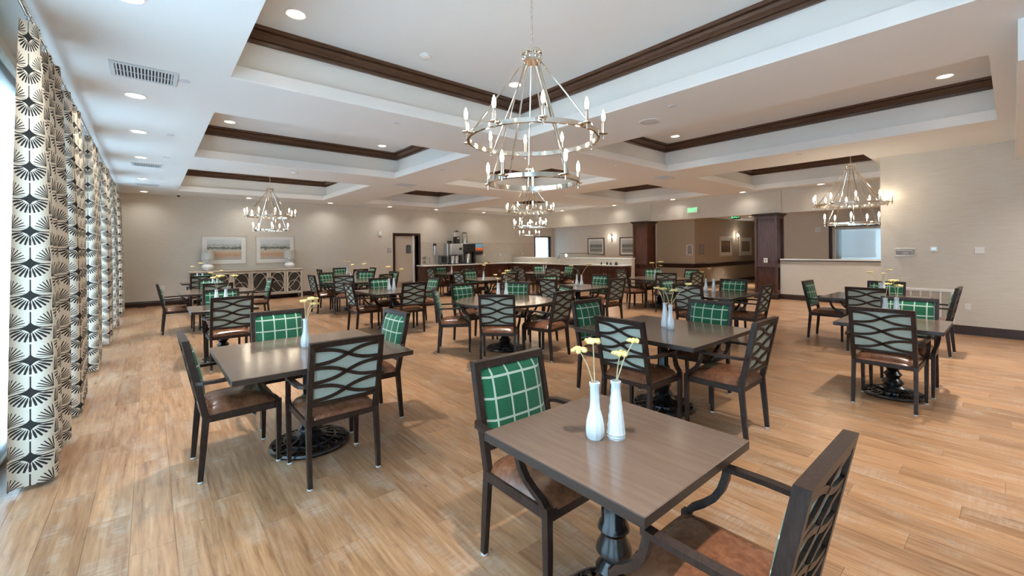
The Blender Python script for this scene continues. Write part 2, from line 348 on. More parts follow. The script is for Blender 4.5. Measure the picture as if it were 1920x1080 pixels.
# planks run along Y
PW, PL = .1826, 1.22
plank = MB().cbox(-PW/2+.0004, PW/2-.0004, -PL/2+.0004, PL/2-.0004, -.008, 0, .0006)
plank_me = plank.mesh('plank', M['floor'])
cands = []; rest = MB()
for i in range(int((22.0+1.0)/PW)):
    x = -1.0 + PW*(i+.5); off = (i*0.377 % 1.0)*PL
    j = 0
    while True:
        y = YB - .1 - off + PL*(j+.5); j += 1
        if y > YF + .2: break
        dd = x*Fv.x + y*Fv.y; ll = x*Rv.x + y*Rv.y
        vis = dd > .9 and abs(ll) < dd*1.25+.4 and x < 13.8 and x > -.8
        cands.append((dd if vis else 1e3 + dd, x, y))
cands.sort()
for k, (d, x, y) in enumerate(cands):
    if k < 300: link('plank', plank_me, fl, (x, y, 0))
    else: rest.box(x-PW/2+.0008, x+PW/2-.0008, y-PL/2+.0008, y+PL/2-.0008, -.008, 0)
o = rest.build('plank_field', M['floor'], fl); o['kind'] = 'stuff'
struct('ground_outside', MB().box(-30, -1.15, -20, 40, -.5, -.3), M['bounce_ground'])

# ---- ceiling soffit with nine tray openings
def grid_minus(mb, xs, ys, holes, z):
    for a in range(len(xs)-1):
        for b_ in range(len(ys)-1):
            cx, cy = (xs[a]+xs[a+1])/2, (ys[b_]+ys[b_+1])/2
            if any(h[0] < cx < h[1] and h[2] < cy < h[3] for h in holes): continue
            mb.add([(xs[a],ys[b_],z),(xs[a],ys[b_+1],z),(xs[a+1],ys[b_+1],z),(xs[a+1],ys[b_],z)], [(0,1,2,3)])
TRAYS = [(i, j, x0, x1, 1.75 if (i, j) == (2, 0) else y0, y1) for i, (x0, x1) in enumerate(TX) for j, (y0, y1) in enumerate(TY)]
holes = [t_[2:] for t_ in TRAYS]
mb = MB(); xs = [XL-.2] + [q for t in TX for q in t] + [14.3]; ys = sorted([YB, 1.75] + [q for t in TY for q in t] + [YF+.1])
grid_minus(mb, xs, ys, holes, CEIL)
ceil = struct('ceiling', mb, M['paint'])
roof = MB().box(XL-.4, 22.2, YB-.2, YF+1.6, 3.95, 4.05); struct('ceiling_roof_deck', roof, M['slab'])
Z1, Z2, Z3, Z4 = CEIL, CEIL+.15, CEIL+.45, CEIL+.60
def ring_faces(x0, x1, y0, y1, d0, z0, d1, z1, side):
    q = lambda d, z: [(x0-d,y0-d,z),(x1+d,y0-d,z),(x1+d,y1+d,z),(x0-d,y1+d,z)]
    A, B = q(d0, z0), q(d1, z1); s2 = (side+1) % 4
    return [A[side], A[s2], B[s2], B[side]]
for (_i, _j, x0, x1, y0, y1) in TRAYS:
    if True:
        t = MB()
        for s_ in range(4):
            t.add(ring_faces(x0,x1,y0,y1, 0,Z1, 0,Z1+.012, s_), [(0,1,2,3)])
            t.add(ring_faces(x0,x1,y0,y1, 0,Z1+.012, .045,Z2, s_), [(0,1,2,3)])
            t.add(ring_faces(x0,x1,y0,y1, .045,Z2, .15,Z2+.004, s_), [(0,1,2,3)], 1)
            t.add(ring_faces(x0,x1,y0,y1, .15,Z2+.004, .15,Z4+.02, s_), [(0,1,2,3)], 1)
        tr_ = t.build('tray_sides', [M['band'], M['paint_bright']], ceil); tr_['kind'] = 'structure'
        tt = MB(); tt.add([(x0-.15,y0-.15,Z4),(x0-.15,y1+.15,Z4),(x1+.15,y1+.15,Z4),(x1+.15,y0-.15,Z4)], [(0,1,2,3)])
        o = tt.build('tray_ceiling', M['paint'], ceil); o['kind'] = 'structure'
        prof = [(.15, Z3), (.112, Z3), (.110, Z3+.026), (.130, Z3+.031), (.128, Z3+.040), (.108, Z3+.046), (.098, Z3+.058), (.070, Z3+.078), (.052, Z3+.104), (.070, Z3+.109), (.070, Z3+.116), (.026, Z3+.119), (.014, Z3+.134), (.012, Z4)]
        for s_ in range(4):
            cb_ = MB()
            for k in range(len(prof)-1):
                cb_.add(ring_faces(x0,x1,y0,y1, prof[k][0],prof[k][1], prof[k+1][0],prof[k+1][1], s_), [(0,1,2,3)])
            o = cb_.build('crown_board', M['crown'], ceil); o['kind'] = 'structure'
# ceilings of the areas past the columns
struct('ceiling_service', MB().box(14.1, 22, YB, YF+.1, 2.72, 2.80), M['paint'])
# dropped soffit at the near end of the right wall
struct('ceiling_dropped_soffit', MB().box(4.9, XR, YB, -.03, 2.86, CEIL), M['paint'])

# ---- walls
def wall_x(mb, X0, X1, y0, y1, z0, z1, holes):            # wall in the YZ plane with rectangular holes (ya,yb,za,zb)
    ys = sorted(set([y0, y1] + [q for h in holes for q in h[:2]])); zs = sorted(set([z0, z1] + [q for h in holes for q in h[2:]]))
    for a in range(len(ys)-1):
        for b_ in range(len(zs)-1):
            cy, cz = (ys[a]+ys[a+1])/2, (zs[b_]+zs[b_+1])/2
            if any(h[0] < cy < h[1] and h[2] < cz < h[3] for h in holes): continue
            mb.box(X0, X1, ys[a], ys[a+1], zs[b_], zs[b_+1])
    return mb
def wall_y(mb, Y0, Y1, x0, x1, z0, z1, holes):
    wall_x(mb, 0, 1, x0, x1, z0, z1, holes)
    mb.v = [(y, Y0 + (Y1-Y0)*x, z) for x, y, z in mb.v]; return mb
WIN = [(-2.6, .9), (1.3, 4.1), (4.6, 5.85), (6.2, 7.8), (8.2, 9.8), (10.2, 11.8), (12.2, 13.9)]
struct('wall_left', wall_x(MB(), XL-.2, XL, YB, YF, 0, CEIL+.3, [(a, b_, .08, 2.80) for a, b_ in WIN]), M['wall'])
struct('wall_far', wall_y(MB(), YF, YF+.2, XL-.2, 16.5, 0, CEIL+.3, [(7.38, 8.40, 0, 2.12), (14.95, 16.05, .95, 2.14)]), M['wall'])
struct('wall_right', MB().box(XR, XR+.2, YB, 1.62, 0, CEIL+.3).box(XR+.2, XH+.3, 1.42, 1.62, 0, CEIL+.3), M['wall'])
struct('wall_back', MB().box(XL-.2, XR, YB-.2, YB, 0, CEIL+.3), M['wall'])
hd = struct('wall_header', MB().box(XH, XH+.3, 1.62, YF, 2.50, CEIL+.3), M['wall'])
for (a, b_) in ((4.35, 5.05), (8.55, 9.25)):
    hp = MB().cbox(XH-.03, XH+.33, a, b_, 2.50, CEIL, .006).build('header_pilaster', M['wall'], hd)
hw = struct('wall_half', MB().box(XH+.03, XH+.23, 1.62, 4.4, 0, 1.13), M['wall'])
MB().cbox(XH-.02, XH+.30, 1.63, 4.39, 1.13, 1.17, .004).build('quartz_cap', M['quartz'], hw)
MB().box(XH-.0, XH+.26, 1.63, 4.39, 1.105, 1.13).build('cap_trim', M['dark'], hw)
# office wall past the half wall, hall walls, service back wall
struct('wall_office', wall_x(MB(), 16.5, 16.7, 1.4, 5.6, 0, 2.72, [(2.2, 3.72, .4, 2.12)]), M['wall'])
struct('wall_office_side', MB().box(XH+.3, 16.5, 1.2, 1.42, 0, 2.72), M['wall'])
struct('wall_office_hall', MB().box(16.7, 22, 5.5, 5.6, 0, 2.72), M['hall'])
struct('wall_service_end', MB().box(15.9, 16.2, 7.9, 9.5, 0, 2.72).box(16.2, 22, 7.9, 8.1, 0, 2.72), [M['hall']])
struct('wall_hall_end', MB().box(22, 22.2, 1.2, 8.1, 0, 2.72), M['hall'])
struct('wall_service', MB().box(16.3, 16.5, 9.5, YF, 0, 2.72).box(16.2, 16.5, 9.3, 9.5, 0, 2.72), M['wall'])
lw = struct('wall_low_service', MB().box(13.42, 13.60, 9.03, YF, 0, 1.12), M['tile'])
MB().cbox(13.38, 13.64, 9.03, YF, 1.12, 1.16, .004).build('quartz_cap', M['quartz'], lw)

# baseboards and chair rail
def base_profile_x(X, y0, y1, s, name, h=.15):              # along Y; s=+1 board projects towards -X
    pr = [(0,0),(.018,0),(.018,h*.72),(.012,h*.8),(.012,h*.92),(.004,h),(0,h)]
    mb = MB(); n = len(pr); mb.add([(X-s*d, y0, z) for d, z in pr]+[(X-s*d, y1, z) for d, z in pr], [(k, k+1, n+k+1, n+k) for k in range(n-1)]+[tuple(range(n)), tuple(range(2*n-1, n-1, -1))])
    return struct(name, mb, M['dark'])
def base_profile_y(Y, x0, x1, s, name, h=.15):
    pr = [(0,0),(.018,0),(.018,h*.72),(.012,h*.8),(.012,h*.92),(.004,h),(0,h)]
    mb = MB(); n = len(pr); mb.add([(x0, Y-s*d, z) for d, z in pr]+[(x1, Y-s*d, z) for d, z in pr], [(k, k+1, n+k+1, n+k) for k in range(n-1)]+[tuple(range(n)), tuple(range(2*n-1, n-1, -1))])
    return struct(name, mb, M['dark'])
base_profile_y(YF, XL, 7.30, 1, 'baseboard_far'); base_profile_x(XR, YB, 1.62, 1, 'baseboard_right')
base_profile_x(XH+.03, 1.62, 4.4, 1, 'baseboard_half'); base_profile_x(XL, YB, YF, -1, 'baseboard_left'); base_profile_y(YB, XL, XR, -1, 'baseboard_back')
base_profile_x(15.9, 7.9, 9.5, 1, 'baseboard_service'); base_profile_y(7.9, 15.9, 22, 1, 'baseboard_hall')
struct('trim_1', MB().cbox(15.86, 15.9, 7.86, 9.5, .74, .90, .008), M['dark'], label='dark chair rail')
struct('trim_2', MB().cbox(15.86, 22, 7.86, 7.9, .74, .90, .008), M['dark'], label='dark chair rail')

# ---- windows of the left wall
for k, (a, b_) in enumerate(WIN):
    w = struct('window_%d' % (k+1), MB().box(XL-.16, XL-.08, a, a+.07, .08, 2.80).box(XL-.16, XL-.08, b_-.07, b_, .08, 2.80)
               .box(XL-.16, XL-.08, a+.07, b_-.07, 2.73, 2.80).box(XL-.16, XL-.08, a+.07, b_-.07, .08, .15), M['dark'])
    MB().box(XL-.14, XL-.10, a+.07, b_-.07, 1.02, 1.08).build('window_rail', M['dark'], w)
    MB().box(XL-.125, XL-.115, a+.07, b_-.07, .15, 1.02).build('pane', M['glass'], w)
    MB().box(XL-.125, XL-.115, a+.07, b_-.07, 1.08, 2.73).build('pane', M['glass'], w)
# dark casing seen at the frame edge, with the shade beside it
cs = MB()
for a, b_ in WIN:
    cs.box(XL, XL+.02, a-.09, a, 0, 2.89).box(XL, XL+.02, b_, b_+.09, 0, 2.89).box(XL, XL+.02, a, b_, 2.80, 2.89)
struct('trim_3', cs, M['dark'], label='dark window casings')
# white roller shades pulled down in every window
SHL = ['window behind the entrance end', 'window before the first curtain', 'window between first and second curtains', 'window between second and third curtains', 'window between third and fourth curtains', 'window between fourth and fifth curtains', 'window between fifth and last curtains']
for k, (a, b_) in enumerate(WIN):
    rs = thing('roller_shade', 'white translucent roller shade in the ' + SHL[k], 'window shade', (XL, (a+b_)/2, 0), 0, 'roller shades'); hw_ = (b_-a)/2 + .03
    MB().add([(.042,-hw_,.06),(.042,hw_,.06),(.042,hw_,2.90),(.042,-hw_,2.90)], [(0,1,2,3)]).build('shade_fabric', M['shade'], rs)
    MB().cbox(.032, .052, -hw_, hw_, .035, .06, .004).build('hem_bar', M['white'], rs)
    MB().sweep([(.05,-hw_,2.925),(.05,hw_,2.925)], .055, .055, rnd=12).build('roller', M['white'], rs)

# ---- door in the far wall
d = struct('door_1', MB().cbox(7.39, 8.14, YF+.05, YF+.095, .012, 2.10, .003), M['door'], label='cream kitchen door with small dark window')
f_ = MB(); 
for x0, x1, z0, z1 in ((7.29,7.38,0,2.21),(8.40,8.49,0,2.21),(7.38,8.40,2.12,2.21)): f_.cbox(x0, x1, YF-.02, YF+.2, z0, z1, .004)
f_.build('door_frame', M['dark'], d)
MB().cbox(7.88, 8.07, YF+.035, YF+.05, 1.40, 1.74, .03).build('vision_panel', M['grey'], d)
MB().cbox(7.40, 8.13, YF+.04, YF+.05, .02, .28, .002).build('kick_plate', M['steel'], d)
MB().box(8.16, 8.26, YF+.06, YF+.16, 0, 2.12).build('white_edge_strip', M['white'], d)
MB().sweep([(7.46,YF+.02,1.0),(7.46,YF+.02,1.2)], .02, .02, rnd=8).build('handle', M['steel'], d)
struct('wall_kitchen', MB().box(6.6, 9.2, YF+1.3, YF+1.4, 0, 2.5).box(6.6, 6.7, YF+.2, YF+1.3, 0, 2.5).box(9.1, 9.2, YF+.2, YF+1.3, 0, 2.5).box(6.6, 9.2, YF+.2, YF+1.4, 2.5, 2.6), M['door'])
# service-area window with blind
w = struct('window_8', MB().box(14.93,14.99,YF-.02,YF+.1,.95,2.18).box(16.05,16.11,YF-.02,YF+.1,.95,2.18).box(14.99,16.05,YF-.02,YF+.1,2.12,2.18).box(14.99,16.05,YF-.02,YF+.1,.95,1.0), M['dark'])
MB().box(14.99,16.05,YF+.10,YF+.11,1.0,2.12).build('pane', M['glass'], w)
MB().add([(14.99,YF+.16,1.0),(16.05,YF+.16,1.0),(16.05,YF+.16,2.12),(14.99,YF+.16,2.12)], [(0,1,2,3)]).build('shade_fabric', M['shade_dim'], w)
# office window with slatted blind
w = struct('window_9', MB().box(16.44,16.6,2.14,2.2,.4,2.2).box(16.44,16.6,3.72,3.80,.4,2.2).box(16.44,16.6,2.2,3.72,2.12,2.20), M['dark'])
MB().box(16.5,16.58,2.2,2.27,.4,2.12).box(16.5,16.58,3.65,3.72,.4,2.12).box(16.5,16.58,2.27,3.65,2.05,2.12).build('inner_frame', M['wall'], w)
MB().box(16.55,16.56,2.27,3.65,.4,2.05).build('pane', M['glass'], w)
slat = MB().box(-.006,.006,-.44,.44,-.015,.015).mesh('blind_slat', M['blind'])
for k in range(17): link('blind_slat', slat, w, (17.3, 3.22, 1.18+.05*k))
struct('window_10', MB().box(17.42,17.46,2.35,3.75,1.02,1.10).box(17.42,17.46,2.35,2.42,1.1,2.1).box(17.42,17.46,3.68,3.75,1.1,2.1).box(17.42,17.46,2.42,3.68,2.05,2.1), M['white'])
MB().add([(17.47,2.42,1.1),(17.47,3.68,1.1),(17.47,3.68,2.08),(17.47,2.42,2.08)], [(0,1,2,3)]).build('shade_fabric', M['shade_dim'], bpy.data.objects['window_10'])  # extra plane added behind the blind to dim the sky
struct('wall_office_far', MB().box(17.46, 17.6, 1.2, 5.5, 0, .99).box(17.46,17.6,1.2,2.42,.99,2.72).box(17.46,17.6,3.68,5.5,.99,2.72).box(17.46,17.6,2.42,3.68,2.08,2.72), M['wall'])

# ---- wooden columns
def column(y0, y1, label):
    t = thing('wooden_column', label, 'column', (13.74, (y0+y1)/2, 0), 0); hw_ = (y1-y0)/2; D = .58
    MB().cbox(.045, D-.045, -hw_+.045, hw_-.045, 0, 2.5, .004).build('shaft', M['cab'], t)
    for (x0, x1, ya, yb) in ((0,.06,-hw_,-hw_+.06),(0,.06,hw_-.06,hw_),(D-.06,D,-hw_,-hw_+.06),(D-.06,D,hw_-.06,hw_)):
        MB().cbox(x0, x1, ya, yb, .16, 2.43, .004).build('corner_stile', M['cab'], t)
    for z0, z1 in ((.16,.28),(.92,1.04),(2.33,2.43)):
        MB().cbox(0, .05, -hw_+.06, hw_-.06, z0, z1, .003).box(.06, D-.06, -hw_, -hw_+.05, z0, z1).box(.06, D-.06, hw_-.05, hw_, z0, z1).build('panel_rail', M['cab'], t)
    MB().cbox(-.02, D+.02, -hw_-.02, hw_+.02, 0, .16, .012).build('plinth', M['dark'], t)
    MB().cbox(-.02, D+.02, -hw_-.02, hw_+.02, 2.42, 2.45, .006).cbox(-.06, D+.06, -hw_-.06, hw_+.06, 2.45, 2.5, .012).build('capital', M['dark'], t)
    return t
column(8.6, 9.2, 'dark wood panelled column at the end of the serving counter')
t = column(4.4, 5.0, 'dark wood panelled column beside the quartz-topped half wall')
MB().cbox(-.008, .0, -.05, .05, 1.06, 1.19, .002).build('pull_station', M['white'], t)
MB().cbox(-.014, -.008, -.03, .03, 1.14, 1.155, .002).box(-.012, -.008, -.008, .008, 1.08, 1.14).build('pull_lever', M['black'], t)

# ================================================================= LIGHT FIXTURES
ring_me = MB().lathe([(.075,-.002),(.088,-.010),(.098,-.006),(.100,0)], 28, cap=False).mesh('trim_ring', M['white'], True)
lens_me = MB().lathe([(.0005,-.004),(.040,-.004),(.078,-.001)], 28).mesh('lens', M['lens'], True)
dl = bpy.data.lights.new('downlight', 'AREA'); dl.shape = 'DISK'; dl.size = .15; dl.energy = DOWNLIGHT_W; dl.color = WARM; dl.spread = math.radians(66)
def downlight(x, y, z, label, group, watts=None, wide=False):
    t = thing('recessed_downlight', label, 'ceiling light', (x, y, z), 0, group)
    link('trim_ring', ring_me, t); link('lens', lens_me, t)
    d_ = dl
    if watts: d_ = dl.copy(); d_.energy = watts
    if wide: d_.spread = math.radians(140)
    l = bpy.data.objects.new('lamp_light', d_); C.objects.link(l); l.parent = t; l.location = (0, 0, -.02)
ORD = ['first', 'second', 'third', 'fourth', 'fifth', 'sixth', 'seventh']
for k, y in enumerate((15.2, 12.6, 9.8, 7.75, 6.0, 3.7, 1.6)): downlight(-.10, y, CEIL, 'lit downlight in the curtain soffit, ' + ORD[k] + ' from the far wall', 'downlights along the curtains', 10 if k else 5, True)
for k, x in enumerate((2.34, 4.75, 6.9, 8.9, 11.3)): downlight(x, 15.2, CEIL, 'lit downlight in the far-wall soffit, ' + ORD[k+1] + ' from the curtains', 'downlights along the far wall', 5.5, True)
for k, y in enumerate((12.6, 9.9, 7.5, 5.25, 3.3)): downlight(13.58, y, CEIL, 'lit downlight in the column-header soffit, ' + ORD[k] + ' from the far wall', 'downlights along the header', 2.2, True)
names = [['curtain-side tray farthest from the sideboard', 'middle tray of the curtain side', 'curtain-side tray nearest the sideboard'],
         ['middle-row tray farthest from the coffee counter', 'tray in the middle of the ceiling', 'middle-row tray nearest the coffee counter'],
         ['column-side tray nearest the numbered wall', 'middle tray of the column side', 'column-side tray nearest the serving counter']]
for (i, j, x0, x1, y0, y1) in TRAYS:
    if True:
        for x in (x0+.48, x1-.46):
            for y in (y0+.45, y1-.42):
                downlight(x, y, Z4, 'lit downlight, ' + ('far-wall ' if y > (y0+y1)/2 else 'entrance ') + ('column' if x > (x0+x1)/2 else 'curtain') + ' corner of ' + names[i][j], 'downlights in ceiling trays')
for x, y, w_ in ((15.2,3.2,'in the office past the half wall'),(15.0,7.0,'just past the two columns'),(18.0,6.7,'deep in the hall'),(15.2,11.5,'over the service aisle'),(15.3,14.2,'by the service window')): downlight(x, y, 2.72, 'lit recessed downlight ' + w_, 'downlights past the columns', 26)

for x in (1.2, 4.0): downlight(x, -1.5, CEIL, 'added fill downlight at the entrance end, nearer the ' + ('curtains' if x < 2 else 'dropped soffit'), 'added fill lamps at the entrance end')  # invented lamps behind the camera, added as fill light
for x in (6.2, 8.0, 9.7): downlight(x, -1.4, 2.86, 'added fill downlight in the dropped soffit, ' + ORD[int((9.9-x)/1.6)] + ' from the numbered wall', 'added fill lamps in the dropped soffit', 30, True)  # invented wide lamps out of view, added to brighten the right wall
# ---- chandeliers
def chandelier_parts(t, top):
    hub = MB().lathe([(.0,.09),(.078,.09),(.085,.075),(.085,.055),(.078,.05),(.070,.045),(.070,.008),(.078,.004),(.078,-.012),(.0,-.012)], 24, cap=False).build('hub', M['nickel'], t, True)
    for k in range(10):
        a = 2*PI*k/10; MB().sphere((.074*math.cos(a), .074*math.sin(a), .025), .016, .016, .02, 8, 5).build('hub_loop', M['nickel'], hub, True)
    R_, r_, z1, z2 = .545, .375, -.66, -1.02
    def band(name, R, z):
        MB().lathe([(R-.010, z-.020),(R+.006, z-.020),(R+.010, z-.016),(R+.010, z+.016),(R+.006, z+.020),(R-.010, z+.020),(R-.010, z-.020)], 72, cap=False).build(name, M['nickel'], t, True)
    band('upper_ring', R_, z1); band('lower_ring', r_, z2)
    for k in range(5):
        a = 2*PI*k/5 + .31; c_, s_ = math.cos(a), math.sin(a)
        MB().sweep([(.07*c_,.07*s_,0),(R_*c_,R_*s_,z1)], .014, .014, rnd=8).build('rod', M['nickel'], t, True)
        a += .63; c_, s_ = math.cos(a), math.sin(a)
        MB().sweep([(.06*c_,.06*s_,0),(r_*c_,r_*s_,z2)], .014, .014, rnd=8).build('rod', M['nickel'], t, True)
    cand = MB().lathe([(.0,-.045),(.008,-.04),(.008,-.006),(.034,.004),(.036,.010),(.012,.010),(.012,.016),(.013,.016),(.013,.105),(.0,.105)], 12, cap=False).mesh('candle', M['nickel'], True)
    blb = MB().lathe([(.0,.105),(.009,.106),(.012,.115),(.0150,.135),(.0150,.148),(.012,.170),(.005,.190),(.0,.200)], 12, cap=False).mesh('bulb', M['bulb'], True)
    for n, R, z, ph in ((10, R_, z1, .0), (5, r_, z2, .2)):
        for k in range(n):
            a = 2*PI*(k+.5)/n + ph
            c0 = link('candle', cand, t, ((R+.038)*math.cos(a), (R+.038)*math.sin(a), z))
            link('bulb', blb, c0)
    ch = MB(); n = int((top-.10)/.042); zz = .10
    for k in range(n+1):
        pts = [(.010*math.cos(q), 0, .022*math.sin(q)+zz+.042*k) for q in [2*PI*i/10 for i in range(10)]]
        if k % 2: pts = [(0, p_[0], p_[2]) for p_ in pts]
        ch.sweep(pts, .0055, .0055, up=(.3,.9,.1) if not k % 2 else (.9,.3,.1), closed=True, rnd=5)
    ch.build('chain', M['nickel'], t, True)
    MB().lathe([(.0,top-.035),(.05,top-.03),(.065,top-.012),(.065,top)], 20, cap=False).build('canopy', M['nickel'], t, True)
CH = [(2.47, 2.62, 3.09, 'two-tier nickel ring chandelier farthest from the coffee counter'),
      (2.42, 12.6, 3.09, 'two-tier nickel ring chandelier hanging nearest the sideboard'),
      (7.12, 7.68, 3.09, 'two-tier nickel ring chandelier in the middle of the dining room'),
      (11.55, 12.5, 3.09, 'two-tier nickel ring chandelier nearest the serving counter'),
      (10.02, 1.97, 2.95, 'two-tier nickel ring chandelier beside the numbered wall end')]
for x, y, z, lab in CH:
    t = thing('chandelier', lab, 'chandelier', (x, y, z), 0, 'two-tier ring chandeliers'); chandelier_parts(t, Z4 - z)

# ---- ceiling bits: vents, discs, detectors, speaker
def vent(x, y, w, l, nsl, label, along='x', big=True):
    t = thing('ceiling_vent', label, 'air vent', (x, y, CEIL), 0, 'ceiling vents')
    fr = MB(); b_ = .035
    fr.cbox(-w/2,w/2,-l/2,-l/2+b_,-.012,0,.003).cbox(-w/2,w/2,l/2-b_,l/2,-.012,0,.003).cbox(-w/2,-w/2+b_,-l/2+b_,l/2-b_,-.012,0,.003).cbox(w/2-b_,w/2,-l/2+b_,l/2-b_,-.012,0,.003)
    fr.build('frame', M['vent'], t); MB().box(-w/2+b_,w/2-b_,-l/2+b_,l/2-b_,-.003,-.001).build('duct_shade_sheet', M['ventdark'], t)  # dark sheet stands in for the shade inside the duct
    if along == 'x':
        s_ = MB().box(-.0055,.0055,-l/2+b_,l/2-b_,-.010,-.004).mesh('slat', M['vent'])
        for k in range(nsl): link('slat', s_, t, (-w/2+b_+(w-2*b_)*(k+.5)/nsl, 0, 0))
        MB().box(-w/2+b_,w/2-b_,-.004,.004,-.012,-.009).build('cross_bar', M['vent'], t)
vent(-.02, 5.22, .48, .40, 17, 'white louvred supply vent nearest the first curtain panel')
vent(-.02, 10.6, .46, .34, 15, 'white louvred vent in the curtain soffit beside the middle tray')
vent(-.02, 13.6, .46, .30, 15, 'white louvred vent in the curtain soffit nearest the far wall')
vent(4.95, 9.95, .50, .34, 15, 'white louvred vent between the two curtain-side tray rows')
vent(9.25, 5.30, .50, .34, 15, 'white louvred vent in the column-side ceiling crossing')
disc = MB().lathe([(.0,-.008),(.042,-.008),(.05,0)], 20, cap=False).mesh('sprinkler_cover', M['vent'], True)
for k, (x, y) in enumerate(((.27,5.21),(.24,7.71),(.24,9.55),(.22,12.4),(2.46,5.19),(4.68,2.58),(8.9,2.49),(4.48,12.3),(7.18,5.15),(4.6,7.6))):
    o = link('sprinkler_cover', disc, None, (x, y, CEIL)); tag(o, 'round sprinkler cover plate ' + ['beside the first curtain vent', 'beside the fourth curtain downlight', 'beside the second curtain vent', 'beside the last curtain vent', 'between the first two curtain-side trays', 'near the ceiling speaker', 'between the numbered-wall tray and middle row', 'near the sideboard-end tray corner', 'between the first two middle-row trays', 'between middle trays of the curtain side'][k], 'sprinkler', 'sprinkler cover plates')
def detector(x, y, z, label):
    t = thing('smoke_detector', label, 'smoke detector', (x, y, z))
    MB().lathe([(.072,0),(.072,-.010),(.062,-.014)], 24, cap=False).build('mount', M['white'], t, True)
    MB().lathe([(.062,-.014),(.058,-.034),(.040,-.044),(.0,-.046)], 24, cap=False).build('dome', M['white'], t, True)
detector(2.46, 4.41, Z4, 'white smoke detector in the tray above the nearest chandelier')
detector(2.34, 9.75, CEIL, 'white smoke detector in the soffit between curtain-side trays')
t = thing('ceiling_speaker', 'round grey ceiling speaker beside the middle-row tray', 'speaker', (5.02, 3.09, CEIL))
MB().lathe([(.135,0),(.135,-.006),(.122,-.008)], 32, cap=False).build('rim', M['white'], t, True); MB().lathe([(.122,-.007),(.0,-.009)], 32, cap=False).build('grille', M['vent'], t, True)
t = thing('security_camera', 'small white dome camera in the soffit near the far wall', 'camera', (.64, 15.3, CEIL))
MB().lathe([(.06,0),(.06,-.03),(.05,-.04)], 20, cap=False).build('housing', M['white'], t, True); MB().sphere((0,0,-.045), .042, .042, .04, 14, 8).build('lens_dome', M['black'], t, True)

# ================================================================= CURTAINS
PAN = [(4.00, 5.02), (5.48, 6.42), (7.45, 8.40), (9.45, 10.40), (11.45, 12.40), (13.55, 14.95)]
LABC = ['first', 'second', 'third', 'fourth', 'fifth', 'last']
for k, (a, b_) in enumerate(PAN):
    n = max(4, int(round((b_-a)/.26))); N = n*16; rr = random.Random(5+k)
    ph = [rr.uniform(-.25, .25) for _ in range(n+1)]; am = [rr.uniform(.8, 1.2) for _ in range(n+2)]
    vs_ = []; fs = []; uv = []; L = 0; prev = None; ZR = 14
    cols = []
    for i in range(N+1):
        q = i/16; w_ = q*2*PI; A = am[int(min(q, n))]
        cols.append((q, w_, A))
    for j in range(ZR+1):
        tz = j/ZR; z = .03 + (2.98-.03)*tz; amp = .080*(1.05-.62*tz**2.0); prev = None; L = 0
        for i, (q, w_, A) in enumerate(cols):
            yy = a + (b_-a)*i/N + amp*.55*math.sin(w_*1.0*2+.4)*.5 + .02*math.sin(3*tz+q)*(1-tz)
            xx = -.580 - amp*A*math.cos(w_) + .012*math.sin(q*1.7+2*tz)
            vs_.append((xx, yy, z))
            if j == 0:
                if prev: L += math.hypot(xx-prev[0], yy-prev[1])
                uv.append(L); prev = (xx, yy)
    for j in range(ZR):
        for i in range(N): fs.append((j*(N+1)+i, j*(N+1)+i+1, (j+1)*(N+1)+i+1, (j+1)*(N+1)+i))
    t = thing('curtain', LABC[k] + ' black and cream bird print curtain panel ' + ('from the roller shade' if k < 5 else 'before the far wall'), 'curtain', (0, 0, 0), 0, 'printed curtain panels')
    me = bpy.data.meshes.new('panel'); me.from_pydata(vs_, [], fs); me.materials.append(M['curtain'])
    ul = me.uv_layers.new(name='UVMap')
    for p_ in me.polygons:
        p_.use_smooth = True
        for li in p_.loop_indices:
            vi = me.loops[li].vertex_index; i = vi % (N+1); ul.data[li].uv = (uv[i]+k*.13, vs_[vi][2])
    link('panel', me, t)
    rg = MB().lathe([(.016,-.012),(.019,-.012),(.019,.012),(.016,.012),(.016,-.012)], 14, cap=False)
    rg.xf(Matrix.Rotation(PI/2, 4, 'X')); rme = rg.mesh('ring', M['chrome'], True)
    for i in range(n): link('ring', rme, t, (-.585, a+(b_-a)*(i+.5)/n, 3.035))
t = thing('curtain_rod', 'long chrome curtain rod just under the ceiling along the windows', 'curtain rod', (-.585, 0, 3.045))
MB().sweep([(0,-2.0,0),(0,15.6,0)], .030, .030, rnd=14).build('rod', M['chrome'], t, True)
MB().sphere((0,15.62,0), .03, .03, .03).build('finial', M['chrome'], t, True)
for y in (.5, 2.4, 3.7, 5.32, 7.2, 9.2, 11.2, 13.3, 15.45):
    MB().sweep([(0,y,-.02),(-.1,y,-.03),(XL+.585,y,-.03)], .014, .014, rnd=8).cbox(XL+.585, XL+.597, y-.025, y+.025, -.06, .02, .003).build('bracket', M['chrome'], t, True)

